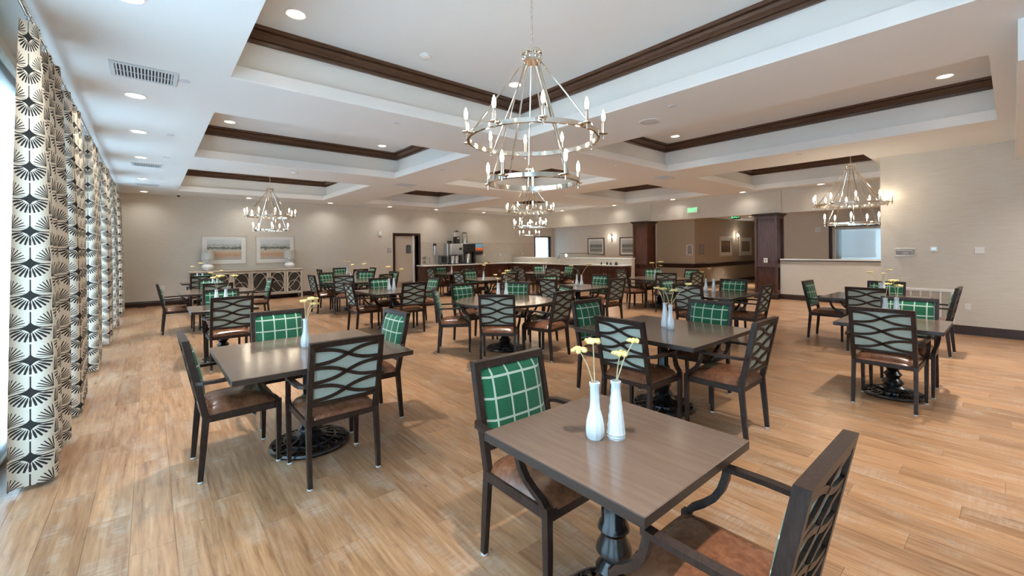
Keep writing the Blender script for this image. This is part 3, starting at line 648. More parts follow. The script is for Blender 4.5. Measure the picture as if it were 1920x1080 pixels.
# ================================================================= CHAIRS
def yb(z):                                       # rear line of the chair: leg splays, back reclines
    if z < .42: return -.235 + .035*z/.42
    return -.20 - (z-.42)*.205
def make_chair():
    t = thing('dining_chair', 'chair', 'chair')
    BW = .218
    for s in (-1, 1):
        pts = [(s*.222, yb(0.012)-.0, .012), (s*.222, yb(.2), .2), (s*.220, yb(.42), .42), (s*.220, yb(.46), .46)]
        lg = MB().sweep(pts, [.026,.028,.030,.030], [.030,.036,.040,.040], up=(0,1,0)).build('leg', M['frame'], t)
        MB().lathe([(.010,.012),(.016,.010),(.017,.003),(.013,0)], 10, (s*.222, yb(0.012), 0)).build('glide', M['glide'], lg, True)
        pts = [(s*.236, .222, .012), (s*.238, .225, .25), (s*.240, .225, .45)]
        lg = MB().sweep(pts, [.024,.030,.032], [.024,.032,.034], up=(0,1,0)).build('leg', M['frame'], t)
        MB().lathe([(.010,.012),(.016,.010),(.017,.003),(.013,0)], 10, (s*.236, .222, 0)).build('glide', M['glide'], lg, True)
        # arm: leaves the back post, bows outwards, runs forward, then curves down to the front leg
        ap = [(s*.225, yb(.655)+.005, .655), (s*.250, yb(.655)+.012, .656), (s*.268, yb(.655)+.035, .657), (s*.276, -.16, .658), (s*.280, -.05, .660), (s*.278, .05, .660), (s*.274, .095, .660)]
        am_ = MB().sweep(ap, .036, .020).build('arm', M['frame'], t)
        sp = [(s*.273, .080, .655), (s*.272, .086, .620), (s*.268, .100, .575), (s*.262, .126, .532), (s*.254, .165, .496), (s*.246, .202, .470), (s*.240, .226, .436)]
        MB().sweep(sp, .026, [.022,.028,.030,.030,.030,.032,.034], up=(s*1,0,.0)).build('arm_support', M['frame'], am_)
    fr = MB().box(-.222,.222, .212,.236, .385,.430).box(-.238,-.216,-.21,.222,.385,.430).box(.216,.238,-.21,.222,.385,.430).box(-.222,.222,-.212,-.19,.385,.430)
    fr.build('seat_frame', M['frame'], t)
    # upholstered seat
    sv = []; sf = []; NX, NY = 14, 14
    for j in range(NY+1):
        for i in range(NX+1):
            uq, vq = 2*i/NX-1, 2*j/NY-1
            e = (1-abs(uq)**5)*(1-abs(vq)**5)
            x = uq*.228*(1 if abs(vq) < .8 else 1-.06*((abs(vq)-.8)/.2)**2); y = .012 + vq*.228*(1 if abs(uq) < .8 else 1-.05*((abs(uq)-.8)/.2)**2)
            sv.append((x, y, .425 + .062*e**.45 + .012*(1-uq*uq)*(1-vq*vq)))
    for j in range(NY):
        for i in range(NX): sf.append((j*(NX+1)+i, j*(NX+1)+i+1, (j+1)*(NX+1)+i+1, (j+1)*(NX+1)+i))
    MB().add(sv, sf).build('seat', M['leather'], t, 75)
    # back frame
    def pb(x, z, off): return (x, yb(z)+off, z)
    def slab(mb, x0, x1, z0, z1, o0, o1):
        vs_ = [pb(x0,z0,o0),pb(x1,z0,o0),pb(x1,z0,o1),pb(x0,z0,o1),pb(x0,z1,o0),pb(x1,z1,o0),pb(x1,z1,o1),pb(x0,z1,o1)]
        return mb.add(vs_, [(0,3,2,1),(4,5,6,7),(0,1,5,4),(1,2,6,5),(2,3,7,6),(3,0,4,7)])
    bf = MB()
    for s in (-1, 1): slab(bf, s*.220-.016, s*.220+.016, .45, .935, -.020, .020)
    slab(bf, -.204, .204, .899, .935, -.020, .020); slab(bf, -.204, .204, .515, .540, -.018, .014)
    bfo = bf.build('back_frame', M['frame'], t)
    for L_ in range(3):
        zc = .602 + .1185*L_
        for s in (-1, 1):
            mb = MB(); n = 14; vs_ = []
            for i in range(n+1):
                q = i/n; x = -.206 + .412*q; z = zc - s*.0475*math.tanh(2.1*(2*q-1))/math.tanh(2.1); sl = -s*.0475*2*2.1/math.tanh(2.1)/math.cosh(2.1*(2*q-1))**2/.412; nrm = math.hypot(1, sl)
                dx, dz = -sl/nrm*.0112, 1/nrm*.0112
                for (aq, off) in ((-1,-.0165),(1,-.0165),(1,-.0065),(-1,-.0065)): vs_.append(pb(x+aq*dx, z+aq*dz, off))
            fs = [(i*4+k, i*4+(k+1) % 4, i*4+4+(k+1) % 4, i*4+4+k) for i in range(n) for k in range(4)]
            mb.add(vs_, fs).build('lattice_strip', M['frame'], bfo)
    slab(MB(), -.206, .206, .535, .902, -.0045, .006).build('back_panel', M['sage'], t)
    cv = []; cf = []; NX, NZ = 12, 12
    for j in range(NZ+1):
        for i in range(NX+1):
            uq, vq = 2*i/NX-1, 2*j/NZ-1; e = (1-abs(uq)**6)*(1-abs(vq)**6)
            cv.append(pb(uq*.198, .712+vq*.186, .010 + .028*e**.5 + .012*(1-uq*uq)*(1-vq*vq)))
    for j in range(NZ):
        for i in range(NX): cf.append((j*(NX+1)+i, (j+1)*(NX+1)+i, (j+1)*(NX+1)+i+1, j*(NX+1)+i+1)[::-1])
    MB().add(cv, cf).build('backrest', M['plaid'], t, 75)
    return t
chair0 = make_chair(); chair_t = None

# ================================================================= TABLES
def make_pedestal(t, r):
    prof = [(.046,.67),(.048,.64),(.056,.625),(.050,.61),(.050,.40),(.060,.385),(.064,.37),(.048,.35),(.054,.325),(.068,.30),(.072,.28),(.054,.262),(.046,.245),(.062,.225),(.074,.21),(.060,.19),(.054,.17),(.078,.145),(.088,.125),(.070,.105),(.095,.085),(.112,.07),(.0,.07)]
    prof = prof[::-1]; fl = lambda a, j: 1 - (.10*(.5+.5*math.cos(12*a)) if prof[j][1] in (.61, .40) else 0)
    MB().lathe(prof, 36, flute=fl, cap=False).build('column', M['iron'], t, 50)
    MB().cbox(-.20,.20,-.022,.022,.665,.700,.004).cbox(-.022,.022,-.20,.20,.665,.700,.004).lathe([(.0,.655),(.07,.655),(.07,.70)], 16, cap=False).build('top_plate', M['iron'], t)
    b = MB().lathe([(r-.030,.004),(r,.004),(r+.004,.016),(r-.004,.030),(r-.018,.034),(r-.030,.024),(r-.030,.004)], 40, cap=False)
    b.lathe([(.085,.03),(.12,.03),(.12,.075),(.085,.085)], 24, cap=False)
    b.lathe([(r*.64-.010,.030),(r*.64+.010,.030),(r*.64+.006,.052),(r*.64-.006,.054),(r*.64-.010,.030)], 32, cap=False)
    for k in range(16):
        a = 2*PI*k/16
        pts = [(q*math.cos(a+tw), q*math.sin(a+tw), z) for q, tw, z in ((.10,0,.070),(r*.50,.05,.055),(r*.66,.10,.045),(r*.84,.05,.030),(r-.015,-.02,.024))]
        b.sweep(pts, [.020,.030,.016,.028,.014], [.014,.020,.012,.018,.012])
        a += PI/16
        pts = [(q*math.cos(a+tw), q*math.sin(a+tw), z) for q, tw, z in ((r*.66,-.06,.040),(r*.76,-.10,.040),(r*.86,-.02,.034),(r*.80,.07,.034),(r*.70,.06,.040))]
        b.sweep(pts, .011, .013)
    b.build('base', M['iron'], t)
def edge_top(t, shape, sx, sy=None):
    if shape == 'square':
        mb = MB().cbox(-sx/2, sx/2, -sy/2, sy/2, .703, .740, .003)
    else:
        mb = MB().lathe([(.0,.703),(sx-.004,.703),(sx,.707),(sx,.736),(sx-.004,.740),(.0,.740)], 64, cap=False)
    me = mb.mesh('table_top', [M['top'], M['topedge']])
    for p_ in me.polygons: p_.material_index = 0 if p_.normal.z > .6 else 1
    link('table_top', me, t)
N_, E_, S_, W_ = 0, -90, 180, 90
# id: (shape, x, y, size, phrase, [(backtop x, backtop y, heading)])
TB = {
 'T1': ('s', 1.43, 1.06, .74, .76, 'small table farthest from the coffee counter', [(1.47,1.77,S_),(1.40,.325,N_)]),
 'T2': ('q', .95, 3.58, 1.18, 1.18, 'square curtain-side table with one vase', [(.165,3.66,E_),(.98,2.80,N_),(.95,4.63,S_),(1.79,3.80,W_)]),
 'T3': ('q', 3.72, 2.17, 1.15, 1.18, 'square table between the two open-floor small tables', [(3.73,3.11,S_),(2.89,2.08,E_),(4.60,2.12,W_),(3.68,1.26,N_)]),
 'T4': ('r', 4.12, 5.03, .74, 0, 'round table farthest from the coffee counter', None),
 'T5': ('s', 5.73, .80, .84, .80, 'small table second from the numbered wall', [(5.08,.79,E_),(6.38,.75,W_)]),
 'T6': ('q', 8.32, 1.36, 1.14, 1.14, 'square table nearest the numbered wall', [(8.50,2.27,S_),(7.53,1.32,E_),(9.10,1.34,W_),(8.37,.48,N_)]),
 'T7': ('s', .78, 7.20, .76, .76, 'small table beside the middle curtains', [(.81,6.50,N_),(.84,7.95,S_)]),
 'T8': ('q', 1.0, 10.36, 1.18, 1.18, 'square curtain-side table nearest the sideboard', [(.10,10.25,E_),(.97,9.58,N_),(1.03,11.32,S_),(2.04,10.6,W_)]),
 'T9': ('s', .98, 13.60, .76, .76, 'small table right in front of the sideboard', [(.98,12.86,N_),(1.08,14.42,S_)]),
 'T10': ('r', 4.05, 11.05, .74, 0, 'round table nearest the sideboard', None),
 'T11': ('q', 3.58, 7.78, 1.14, 1.14, 'square table between round tables on curtain side', [(2.72,7.78,E_),(3.62,6.96,N_),(3.70,8.68,S_),(4.56,7.9,W_)]),
 'T12': ('q', 5.05, 14.35, 1.14, 1.14, 'square table between sideboard and kitchen door', [(4.13,14.4,E_),(5.05,15.22,S_),(5.92,14.42,W_),(5.15,13.52,N_)]),
 'T13': ('q', 7.75, 12.30, 1.14, 1.14, 'square table in front of the coffee machines', [(6.92,12.25,E_),(7.95,13.30,S_),(7.78,11.42,N_),(8.60,12.34,W_)]),
 'T14': ('q', 6.82, 9.10, 1.14, 1.14, 'square table under the middle tray by one yarrow vase', [(5.98,9.15,E_),(6.98,10.08,S_),(6.78,8.08,N_),(7.72,9.05,W_)]),
 'T15': ('r', 10.05, 10.05, .74, 0, 'round table nearest the serving counter', None),
 'T16': ('q', 6.68, 5.78, 1.12, 1.12, 'square table between first round table and columns', [(5.85,5.85,E_),(7.60,5.92,W_),(6.85,4.92,N_),(6.74,6.68,S_)]),
 'T17': ('r', 10.05, 5.95, .74, 0, 'round table in front of the two columns', None),
 'T18': ('q', 7.16, 3.30, 1.12, 1.12, 'square table nearest the half wall round table', [(6.42,3.32,E_),(8.02,3.27,W_),(7.14,2.42,N_),(7.34,4.20,S_)]),
}
ROUND = {
 'T4': [(3.25,5.64),(4.08,6.13),(4.95,5.72),(3.36,4.26),(4.32,3.98),(5.03,4.60)],
 'T10': [(2.98,11.02),(3.46,10.16),(4.48,10.08),(5.18,11.15),(4.72,12.0),(3.62,12.05)],
 'T15': [(8.98,10.18),(10.62,10.98),(9.40,9.12),(11.12,10.0),(9.5,10.98),(10.55,9.08)],
 'T17': [(9.90,7.03),(9.02,6.38),(9.12,5.22),(9.92,4.86),(11.06,5.58),(10.92,6.66)],
}
SIDE = {N_: 'entrance side', S_: 'far-wall side', E_: 'curtain side', W_: 'column side'}
SIDE8 = ['column side', 'far-wall column corner', 'far-wall side', 'far-wall curtain corner', 'curtain side', 'entrance curtain corner', 'entrance side', 'entrance column corner']
tmpl = {}
for key, (sh, x, y, a, b_, ph, chs) in TB.items():
    lab = {'s': 'grey-brown ', 'q': 'grey-brown ', 'r': 'grey-brown '}[sh] + ph
    t = thing('round_dining_table' if sh == 'r' else 'dining_table', lab, 'table', (x, y, 0), 0, 'dining tables')
    if sh not in tmpl:
        make_pedestal(t, .285 if sh != 's' else .25)
        tmpl[sh] = kids(t)
    else:
        for c_ in tmpl[sh]: q = c_.copy(); C.objects.link(q); q.parent = t
    edge_top(t, 'round' if sh == 'r' else 'square', a, b_)
first = True; chair_t = tree(chair0)
def place_chair(bx, by, heading, label):
    global first
    h = math.radians(heading); fx, fy = -math.sin(h), math.cos(h)
    off = -yb(.935)
    o = chair0 if first else copy_tree(chair_t)
    first = False
    o.location = (bx + fx*off, by + fy*off, 0); o.rotation_euler = (0, 0, h)
    tag(o, label, 'chair', 'plaid dining chairs')
for key, (sh, x, y, a, b_, ph, chs) in TB.items():
    if sh == 'r':
        for (bx, by) in ROUND[key]:
            hd_ = math.degrees(math.atan2(-(x-bx), (y-by)))
            s8 = SIDE8[int(round(math.degrees(math.atan2(by-y, bx-x))/45)) % 8]
            place_chair(bx, by, hd_, 'plaid armchair, ' + s8 + ' of ' + ph)
    else:
        for k, (bx, by, hd_) in enumerate(chs):
            place_chair(bx, by, hd_ + random.uniform(-1.5, 1.5), 'plaid armchair, ' + SIDE[hd_] + ' of ' + ph)

# ================================================================= VASES AND YARROW
VA = {'T1': [(1.362,1.096,'b'),(1.429,1.043,'t')], 'T2': [(.95,3.68,'b')], 'T3': [(3.83,2.21,'t'),(3.74,2.10,'b')], 'T4': [(4.26,5.36,'t'),(4.40,5.33,'b')],
      'T5': [(5.78,.86,'t'),(5.90,.79,'t')], 'T6': [(8.15,1.27,'b'),(8.47,1.28,'t')], 'T7': [(.73,7.42,'t'),(.84,7.40,'t')], 'T8': [(1.0,10.75,'t'),(1.07,10.72,'b')],
      'T9': [(.95,13.82,'t'),(1.06,13.80,'t')], 'T11': [(3.52,7.81,'b'),(3.63,7.84,'t')], 'T10': [(3.86,10.80,'t'),(3.90,10.62,'b')], 'T12': [(4.93,14.15,'b')],
      'T13': [(7.74,12.25,'b')], 'T14': [(6.42,8.66,'t')], 'T15': [(10.30,10.45,'b'),(10.24,10.27,'t')], 'T16': [(6.83,5.94,'b'),(6.79,5.78,'b')],
      'T17': [(9.70,5.85,'t'),(9.76,5.73,'b')], 'T18': [(7.37,3.47,'b'),(7.47,3.38,'t')]}
# yarrow heads: (lean dx, dy, height above vase foot, head size) by vase
FL = {('T1',0): [(-.037,.045,.350,.036),(-.001,.005,.385,.034)], ('T1',1): [(.010,-.014,.335,.034),(.042,-.056,.388,.026)], ('T2',0): [(.0,.03,.36,.04),(.05,-.02,.38,.045),(.06,-.03,.34,.04)],
      ('T3',0): [(-.05,.05,.37,.034),(.0,.02,.36,.04)], ('T3',1): [(.03,-.02,.36,.036),(.12,-.12,.42,.034),(-.03,.05,.375,.034)], ('T4',0): [(-.03,.03,.36,.035),(-.01,.0,.30,.03)], ('T4',1): [(.02,-.02,.42,.05),(-.02,.02,.38,.045)],
      ('T5',0): [(.02,-.02,.37,.034)], ('T5',1): [(-.02,.02,.40,.045),(.0,-.02,.35,.036)], ('T6',0): [(-.1,.1,.38,.04),(.05,-.03,.36,.03)], ('T6',1): [(.06,-.06,.40,.04)],
      ('T7',0): [(.04,-.01,.42,.06),(-.03,.02,.40,.05)], ('T7',1): [(.10,-.04,.42,.05)], ('T8',0): [(-.04,0,.34,.05)], ('T8',1): [(.08,0,.38,.04)], ('T9',0): [(-.10,.02,.40,.05)], ('T9',1): [(-.04,.03,.48,.06)],
      ('T11',0): [(.0,.03,.45,.06)], ('T11',1): [(.14,-.06,.40,.045)], ('T10',0): [(.03,-.02,.42,.05)], ('T12',0): [(-.05,.05,.43,.05),(.05,-.05,.42,.05)], ('T10',1): [(.18,-.12,.44,.06)],
      ('T14',0): [(.02,.0,.38,.05),(.06,-.03,.43,.06)], ('T15',0): [(-.10,.08,.40,.06)], ('T15',1): [(.10,-.08,.42,.06)], ('T16',1): [(.14,-.10,.45,.055),(-.16,.14,.42,.05)], ('T17',0): [(-.06,.05,.40,.06),(.1,-.1,.42,.07)], ('T17',1): [(.0,0,.33,.05)],
      ('T18',0): [(-.04,.04,.34,.03)], ('T18',1): [(-.04,.05,.40,.035)]}
vb = MB().lathe([(.0,.004),(.026,.004),(.030,.0),(.036,.012),(.0385,.035),(.037,.060),(.031,.090),(.0215,.120),(.019,.150),(.0185,.205),(.0215,.214),(.0225,.224),(.0185,.226),(.0165,.214),(.015,.15),(.0,.15)], 10, cap=False).mesh('vase_body', M['milk'], 30)
m_ = MB(); prof = [(.0,.004),(.034,.004),(.0355,.0),(.0375,.010),(.036,.014)]
for k in range(11): prof += [(.0385-.0019*k-(.0014 if k % 2 else 0), .020+.0172*k)]
prof += [(.0185,.212),(.0215,.220),(.022,.228),(.018,.229),(.0155,.214),(.014,.15),(.0,.15)]
vt = m_.lathe(prof, 12, flute=lambda a, j: 1+.025*math.cos(6*a+j*PI), cap=False).mesh('vase_body', M['milk'], 28)
for key, lst in VA.items():
    ph = TB[key][5]
    for k, (x, y, ty) in enumerate(lst):
        o = link('bud_vase', vb if ty == 'b' else vt, None, (x, y, .7402)); o.rotation_euler.z = random.uniform(0, 6)
        near = ''
        if len(lst) == 2 and lst[0][2] == lst[1][2]: near = ' nearer the ' + ('curtains' if x == min(q[0] for q in lst) else 'columns')
        tag(o, ('bulb-footed' if ty == 'b' else 'tapered textured') + ' white vase on ' + ph + near, 'vase', 'white bud vases')
        for (dx, dy, h, s) in FL.get((key, k), []):
            yl = 'yarrow in ' + ('bulb-footed' if ty == 'b' else 'tapered') + ' vase on ' + ph; sz = [f_[2] for f_ in FL[(key, k)]]
            if len(sz) > 1: yl = ('tallest ' if h == max(sz) else 'shortest ' if h == min(sz) else 'middle ') + yl
            if len((yl + near).replace('-', ' ').split()) <= 16: yl += near
            t = thing('yarrow_stem', yl, 'flower', (x, y, .74+.152), 0, 'dried yarrow stems')
            hh = h - .152
            MB().sweep([(-dx*.15,-dy*.15,.0),(dx*.1,dy*.1,hh*.35),(dx*.5,dy*.5,hh*.72),(dx,dy,hh)], .005, .005, rnd=6).build('stem', M['stem'], t, True)
            hd_ = MB(); rr = random.Random(int(x*97+h*1000))
            for q in range(16):
                a = q*2.399; rad = s*.8*math.sqrt(q/16); zz = hh + .006 - .10*rad + rr.uniform(-.004,.004)
                hd_.sphere((dx+rad*math.cos(a), dy+rad*math.sin(a), zz), s*.30, s*.30, s*.24, 7, 4)
            hd_.build('flower_head', M['yarrow'], t, True)

# ================================================================= FAR WALL: SIDEBOARD, LAMPS, PICTURES
t = thing('sideboard', 'long whitewashed sideboard with fretwork doors against the far wall', 'sideboard', (2.40, 15.55, 0))
X0, X1, YQ = -1.50, 1.48, -.22
MB().cbox(X0-.03, X1+.03, YQ-.025, .22, .92, .955, .006).build('top', M['whitewash'], t)
MB().box(X0, X1, .19, .21, .14, .92).box(X0, X0+.03, YQ+.02, .19, .14, .92).box(X1-.03, X1, YQ+.02, .19, .14, .92).box(X0, X1, YQ+.02, .19, .14, .17).box(X0+.03, X1-.03, YQ+.02, .19, .89, .92).build('carcass', M['whitewash'], t)
for x in (X0, -.52, .46, X1-.05):
    for y in (YQ, .16): MB().cbox(x, x+.05, y, y+.05, 0, .16, .004).build('leg', M['whitewash'], t)
dw = (X1-X0)/6
for k in range(6):
    xa, xb = X0+dw*k+.006, X0+dw*(k+1)-.006; z0, z1 = .17, .90; st = .055
    dmb = MB().cbox(xa, xa+st, YQ, YQ+.022, z0, z1, .003).cbox(xb-st, xb, YQ, YQ+.022, z0, z1, .003).cbox(xa+st, xb-st, YQ, YQ+.022, z0, z0+st, .003).cbox(xa+st, xb-st, YQ, YQ+.022, z1-st, z1, .003)
    dd = dmb.build('door', M['whitewash'], t)
    MB().box(xa+st, xb-st, YQ+.012, YQ+.016, z0+st, z1-st).build('dark_glass', M['mirror'], dd)
    cx, cz = (xa+xb)/2, (z0+z1)/2; hw_, hz = (xb-xa)/2-st, (z1-z0)/2-st
    fm = MB()
    fm.sweep([(cx+hw_*math.cos(2*PI*i/28), YQ+.006, cz+hz*math.sin(2*PI*i/28)) for i in range(28)], .014, .024, up=(0,1,0), closed=True)
    s = 1 if k % 2 else -1
    fm.sweep([(cx+s*hw_*(-1+2*i/16), YQ+.006, cz+hz*.62*math.sin(PI*(-1+2*i/16)*.5)*1.0) for i in range(17)], .014, .022, up=(0,1,0))
    fm.sweep([(cx+s*hw_*math.cos(PI*i/12)*.9, YQ+.006, cz-hz*.35+s*.0+hz*.5*math.sin(PI*i/12)*(1 if k % 3 else -1)) for i in range(13)], .012, .02, up=(0,1,0))
    fm.build('fretwork', M['whitewash'], dd)
    hx = xb-.03 if k % 2 == 0 else xa+.03
    MB().sphere((hx, YQ-.012, cz), .012, .012, .012, 10, 6).build('knob', M['steel'], dd, True)
for (x, lab) in ((1.32, 'white ceramic gourd lamp with grey drum shade at the curtain end of the sideboard'), (3.53, 'white ceramic gourd lamp with grey drum shade at the door end of the sideboard')):
    t = thing('table_lamp', lab, 'lamp', (x, 15.53, .955), 0, 'sideboard lamps')
    MB().lathe([(.0,0),(.06,0),(.065,.008),(.09,.03),(.135,.075),(.15,.115),(.142,.155),(.105,.195),(.06,.215),(.052,.235),(.06,.258),(.066,.28),(.055,.30),(.0,.30)], 28, cap=False).build('base', M['ceramic'], t, True)
    MB().lathe([(.016,.30),(.016,.36),(.0,.36)], 12, cap=False).build('neck', M['nickel'], t, True)
    MB().lathe([(.170,.345),(.165,.60),(.161,.60),(.166,.345),(.170,.345)], 32, cap=False).build('shade', M['linen'], t, True)
def picture(x0, x1, z0, z1, Y, artm, frame, label, mat_w=.11, fw=.025, art_dx=0, axis='y', s=1, group=None):
    # axis y: hangs on a wall facing -Y at Y ; axis x: hangs on a wall facing -X at X=Y, x0,x1 are then Y values
    t = thing('framed_picture', label, 'picture', ((x0+x1)/2, Y, (z0+z1)/2) if axis == 'y' else (Y, (x0+x1)/2, (z0+z1)/2), 0 if axis == 'y' else -PI/2, group)
    w, h = (x1-x0)/2, (z1-z0)/2
    MB().cbox(-w,w,-.03,-.001,h-fw,h,.004).cbox(-w,w,-.03,-.001,-h,-h+fw,.004).cbox(-w,-w+fw,-.03,-.001,-h+fw,h-fw,.004).cbox(w-fw,w,-.03,-.001,-h+fw,h-fw,.004).build('frame', frame, t)
    MB().box(-w+fw,w-fw,-.014,-.004,-h+fw,h-fw).build('mat_board', M['mat'], t)
    MB().box(-w+fw+mat_w,w-fw-mat_w,-.016,-.0145,-h+fw+mat_w,h-fw-mat_w).build('print', artm, t)
picture(1.19, 2.35, 1.14, 2.04, YF, M['art1'], M['palewood'], 'framed watercolour of an orange field, closer to the curtains')
picture(2.60, 3.74, 1.14, 2.04, YF, M['art2'], M['palewood'], 'framed watercolour of pale fields and trees, closer to the kitchen door')
def plate(name, label, cat, x0, x1, z0, z1, Y, mat_, axis='y', depth=.012, extra=None):
    t = thing(name, label, cat, ((x0+x1)/2, Y, (z0+z1)/2) if axis == 'y' else (Y, (x0+x1)/2, (z0+z1)/2), 0 if axis == 'y' else -PI/2)
    w, h = (x1-x0)/2, (z1-z0)/2
    MB().cbox(-w,w,-depth,-.0005,-h,h,.003).build('plate', mat_, t)
    if extra: extra(t, w, h, depth)
    return t
def sockets(t, w, h, d):
    for z in (-h*.42, h*.42):
        MB().cbox(-w*.45,w*.45,-d-.002,-d,z-h*.26,z+h*.26,.001).build('socket', M['mat'], t)
        MB().box(-w*.2,-w*.12,-d-.003,-d-.002,z-h*.12,z+h*.14).box(w*.12,w*.2,-d-.003,-d-.002,z-h*.12,z+h*.14).build('slot', M['grey'], t)
def rockers(n):
    def f(t, w, h, d):
        for k in range(n):
            c_ = -w+2*w*(k+.5)/n; MB().cbox(c_-w*.5/n,c_+w*.5/n,-d-.004,-d,-h*.55,h*.55,.001).build('rocker', M['mat'], t)
    return f
plate('wall_outlet', 'white wall outlet low on the far wall by the curtains', 'outlet', .24, .33, .44, .57, YF, M['white'], extra=sockets)
plate('door_sign', 'small grey-brown sign plate beside the kitchen door', 'sign', 7.06, 7.22, 1.45, 1.60, YF, M['sign'], extra=lambda t, w, h, d: MB().box(-w*.8,w*.8,-d-.002,-d,h*.2,h*.5).box(-w*.8,w*.8,-d-.002,-d,-h*.5,-h*.2).build('lettering_bars', M['mat'], t))
plate('motion_sensor', 'white wall sensor high between sideboard and kitchen door', 'sensor', 6.70, 6.83, 2.10, 2.26, YF, M['white'], depth=.05, extra=lambda t, w, h, d: MB().sphere((0,-d,-.01), .035, .02, .04).build('lens', M['mat'], t, True))
for z, lab in ((1.20, 'upper white switch plate beside the kitchen door frame'), (1.02, 'lower white switch plate beside the kitchen door frame')):
    plate('switch_plate', lab, 'switch', 8.56, 8.74, z-.05, z+.05, YF, M['white'], extra=rockers(3))
struct('trim_4', MB().box(8.50, 14.92, YF-.012, YF-.0005, .90, 1.86), M['tile'], label='subway tile backsplash')
for x, lab in ((11.75, 'the coffee machines'), (12.7, 'the middle of the tile'), (14.1, 'the service corner')):
    plate('wall_outlet', 'white outlet on the tiled backsplash near ' + lab, 'outlet', x-.04, x+.04, 1.22, 1.34, YF-.012, M['white'], extra=sockets)

# ---- counters
def counter_run_x(x0, x1, y0, y1, n, name, label):
    t = thing(name, label, 'counter', ((x0+x1)/2, (y0+y1)/2, 0)); w, d = (x1-x0)/2, (y1-y0)/2
    MB().box(-w, w, -d+.03, d, .10, .87).box(-w, w, -d+.09, d, 0, .10).build('carcass', M['cab'], t)
    u = 2*w/n
    for k in range(n):
        a = -w+u*k+.008; b_ = -w+u*(k+1)-.008
        dr = MB().cbox(a, b_, -d+.008, -d+.03, .70, .855, .004).build('drawer_front', M['cab'], t)
        do = MB().cbox(a, a+.06, -d+.008, -d+.03, .12, .68, .004).cbox(b_-.06, b_, -d+.008, -d+.03, .12, .68, .004).cbox(a+.06,b_-.06,-d+.008,-d+.03,.12,.19,.004).cbox(a+.06,b_-.06,-d+.008,-d+.03,.61,.68,.004).box(a+.06,b_-.06,-d+.018,-d+.03,.19,.61).build('door', M['cab'], t)
        hx = b_-.035 if k % 2 == 0 else a+.035
        MB().sweep([(hx,-d-.012,.48),(hx,-d-.012,.62)], .012, .012, rnd=8).build('handle', M['steel'], do, True)
    return t
counter_run_x(8.34, 12.70, 15.22, 15.79, 8, 'base_cabinet_run', 'dark cherry base cabinets along the tiled far wall under the coffee machines')
tag(MB().cbox(8.30, 12.716, 15.18, 15.785, .872, .915, .005).build('countertop', M['quartz']), 'pale quartz countertop carrying the coffee machines', 'countertop')
t = counter_run_x(-3.34, 3.34, -.32, .33, 10, 'serving_cabinet_run', 'dark cherry serving cabinets running to the column')
t.location = (13.07, 12.40, 0); t.rotation_euler.z = -PI/2
tag(MB().cbox(12.72, 13.41, 9.03, 15.785, .874, .915, .005).build('countertop', M['quartz']), 'pale quartz serving countertop ending at the column', 'countertop')
# sneeze guard
t = thing('sneeze_guard', 'glass sneeze guard on thin metal legs on the serving counter', 'sneeze guard', (13.05, 11.2, .921))
for y in (-.95, .95):
    MB().sweep([(-.16,y,0),(-.06,y,.42)], .014, .014, rnd=8).build('leg', M['steel'], t, True); MB().sweep([(.16,y,0),(.06,y,.42)], .014, .014, rnd=8).build('leg', M['steel'], t, True)
MB().box(-.07,.07,-1.0,1.0,.42,.43).build('top_rail', M['dark'], t)
m2 = MB().box(-.003,.003,-1.0,1.0,-.16,.16); m2.xf(Matrix.Translation((-.16,0,.32)) @ Matrix.Rotation(.8, 4, 'Y')); m2.build('glass_panel', M['glass'], t)
MB().cbox(-.12,.12,-.6,.6,.005,.02,.004).build('serving_pan', M['steel'], t)
for k, (y, h, s) in enumerate(((10.05,.10,.028),(9.78,.11,.04),(9.62,.09,.045),(9.38,.12,.06))):
    t = thing('condiment_jar', ['narrow dark bottle', 'dark tapered shaker', 'brown squat shaker', 'wide dark knob-lidded jar'][k] + ' on the serving counter by the column', 'jar', (12.95, y, .915))
    MB().lathe([(.0,0),(s,0),(s*1.05,h*.3),(s*.7,h*.7),(s*.45,h*.8),(.0,h*.8)], 14, cap=False).build('body', M['wine'], t, True); MB().lathe([(s*.45,h*.8),(s*.5,h),(.0,h*1.04)], 12, cap=False).build('lid', M['black'], t, True)

# ---- coffee station
ZC = .916
t = thing('coffee_brewer', 'wide steel and black twin coffee brewer against the tile', 'coffee maker', (10.2, 15.5, ZC))
MB().cbox(-.62,.62,-.02,.25,0,.87,.01).build('back_housing', M['steel'], t)
MB().cbox(-.60,.02,-.26,-.02,.42,.87,.012).build('steel_head', M['steel'], t); MB().cbox(.03,.60,-.26,-.02,.52,.87,.012).build('black_head', M['black'], t)
MB().cbox(-.62,.62,-.28,-.02,0,.04,.008).build('drip_base', M['black'], t)
for x in (-.12,.32): MB().cbox(x-.05,x+.05,-.30,-.26,.60,.70,.006).build('control_panel', M['black'], t)
for x in (-.2,.2,.45): MB().lathe([(.05,.44),(.07,.52),(.0,.52)], 14, (x,-.16,0), cap=False).build('brew_funnel', M['black'], t, True)
def dispenser(x, y, z, r, h, label, body, name='beverage_urn'):
    t = thing(name, label, 'dispenser', (x, y, z))
    MB().lathe([(.0,0),(r*1.05,0),(r*1.05,.03),(r,.035),(r,h*.86),(r*.9,h*.9),(.0,h*.9)], 24, cap=False).build('body', body, t, True)
    MB().lathe([(r*.9,h*.9),(r*.92,h*.95),(r*.4,h),(.0,h)], 24, cap=False).build('lid', M['black'], t, True)
    MB().sweep([(0,-r,.10),(0,-r-.05,.10),(0,-r-.055,.06)], .024, .024, rnd=8).build('tap', M['black'], t, True)
    MB().box(-.015,.015,-r-.012,-r+.01,.14,h*.7).build('sight_gauge', M['glass'], t)
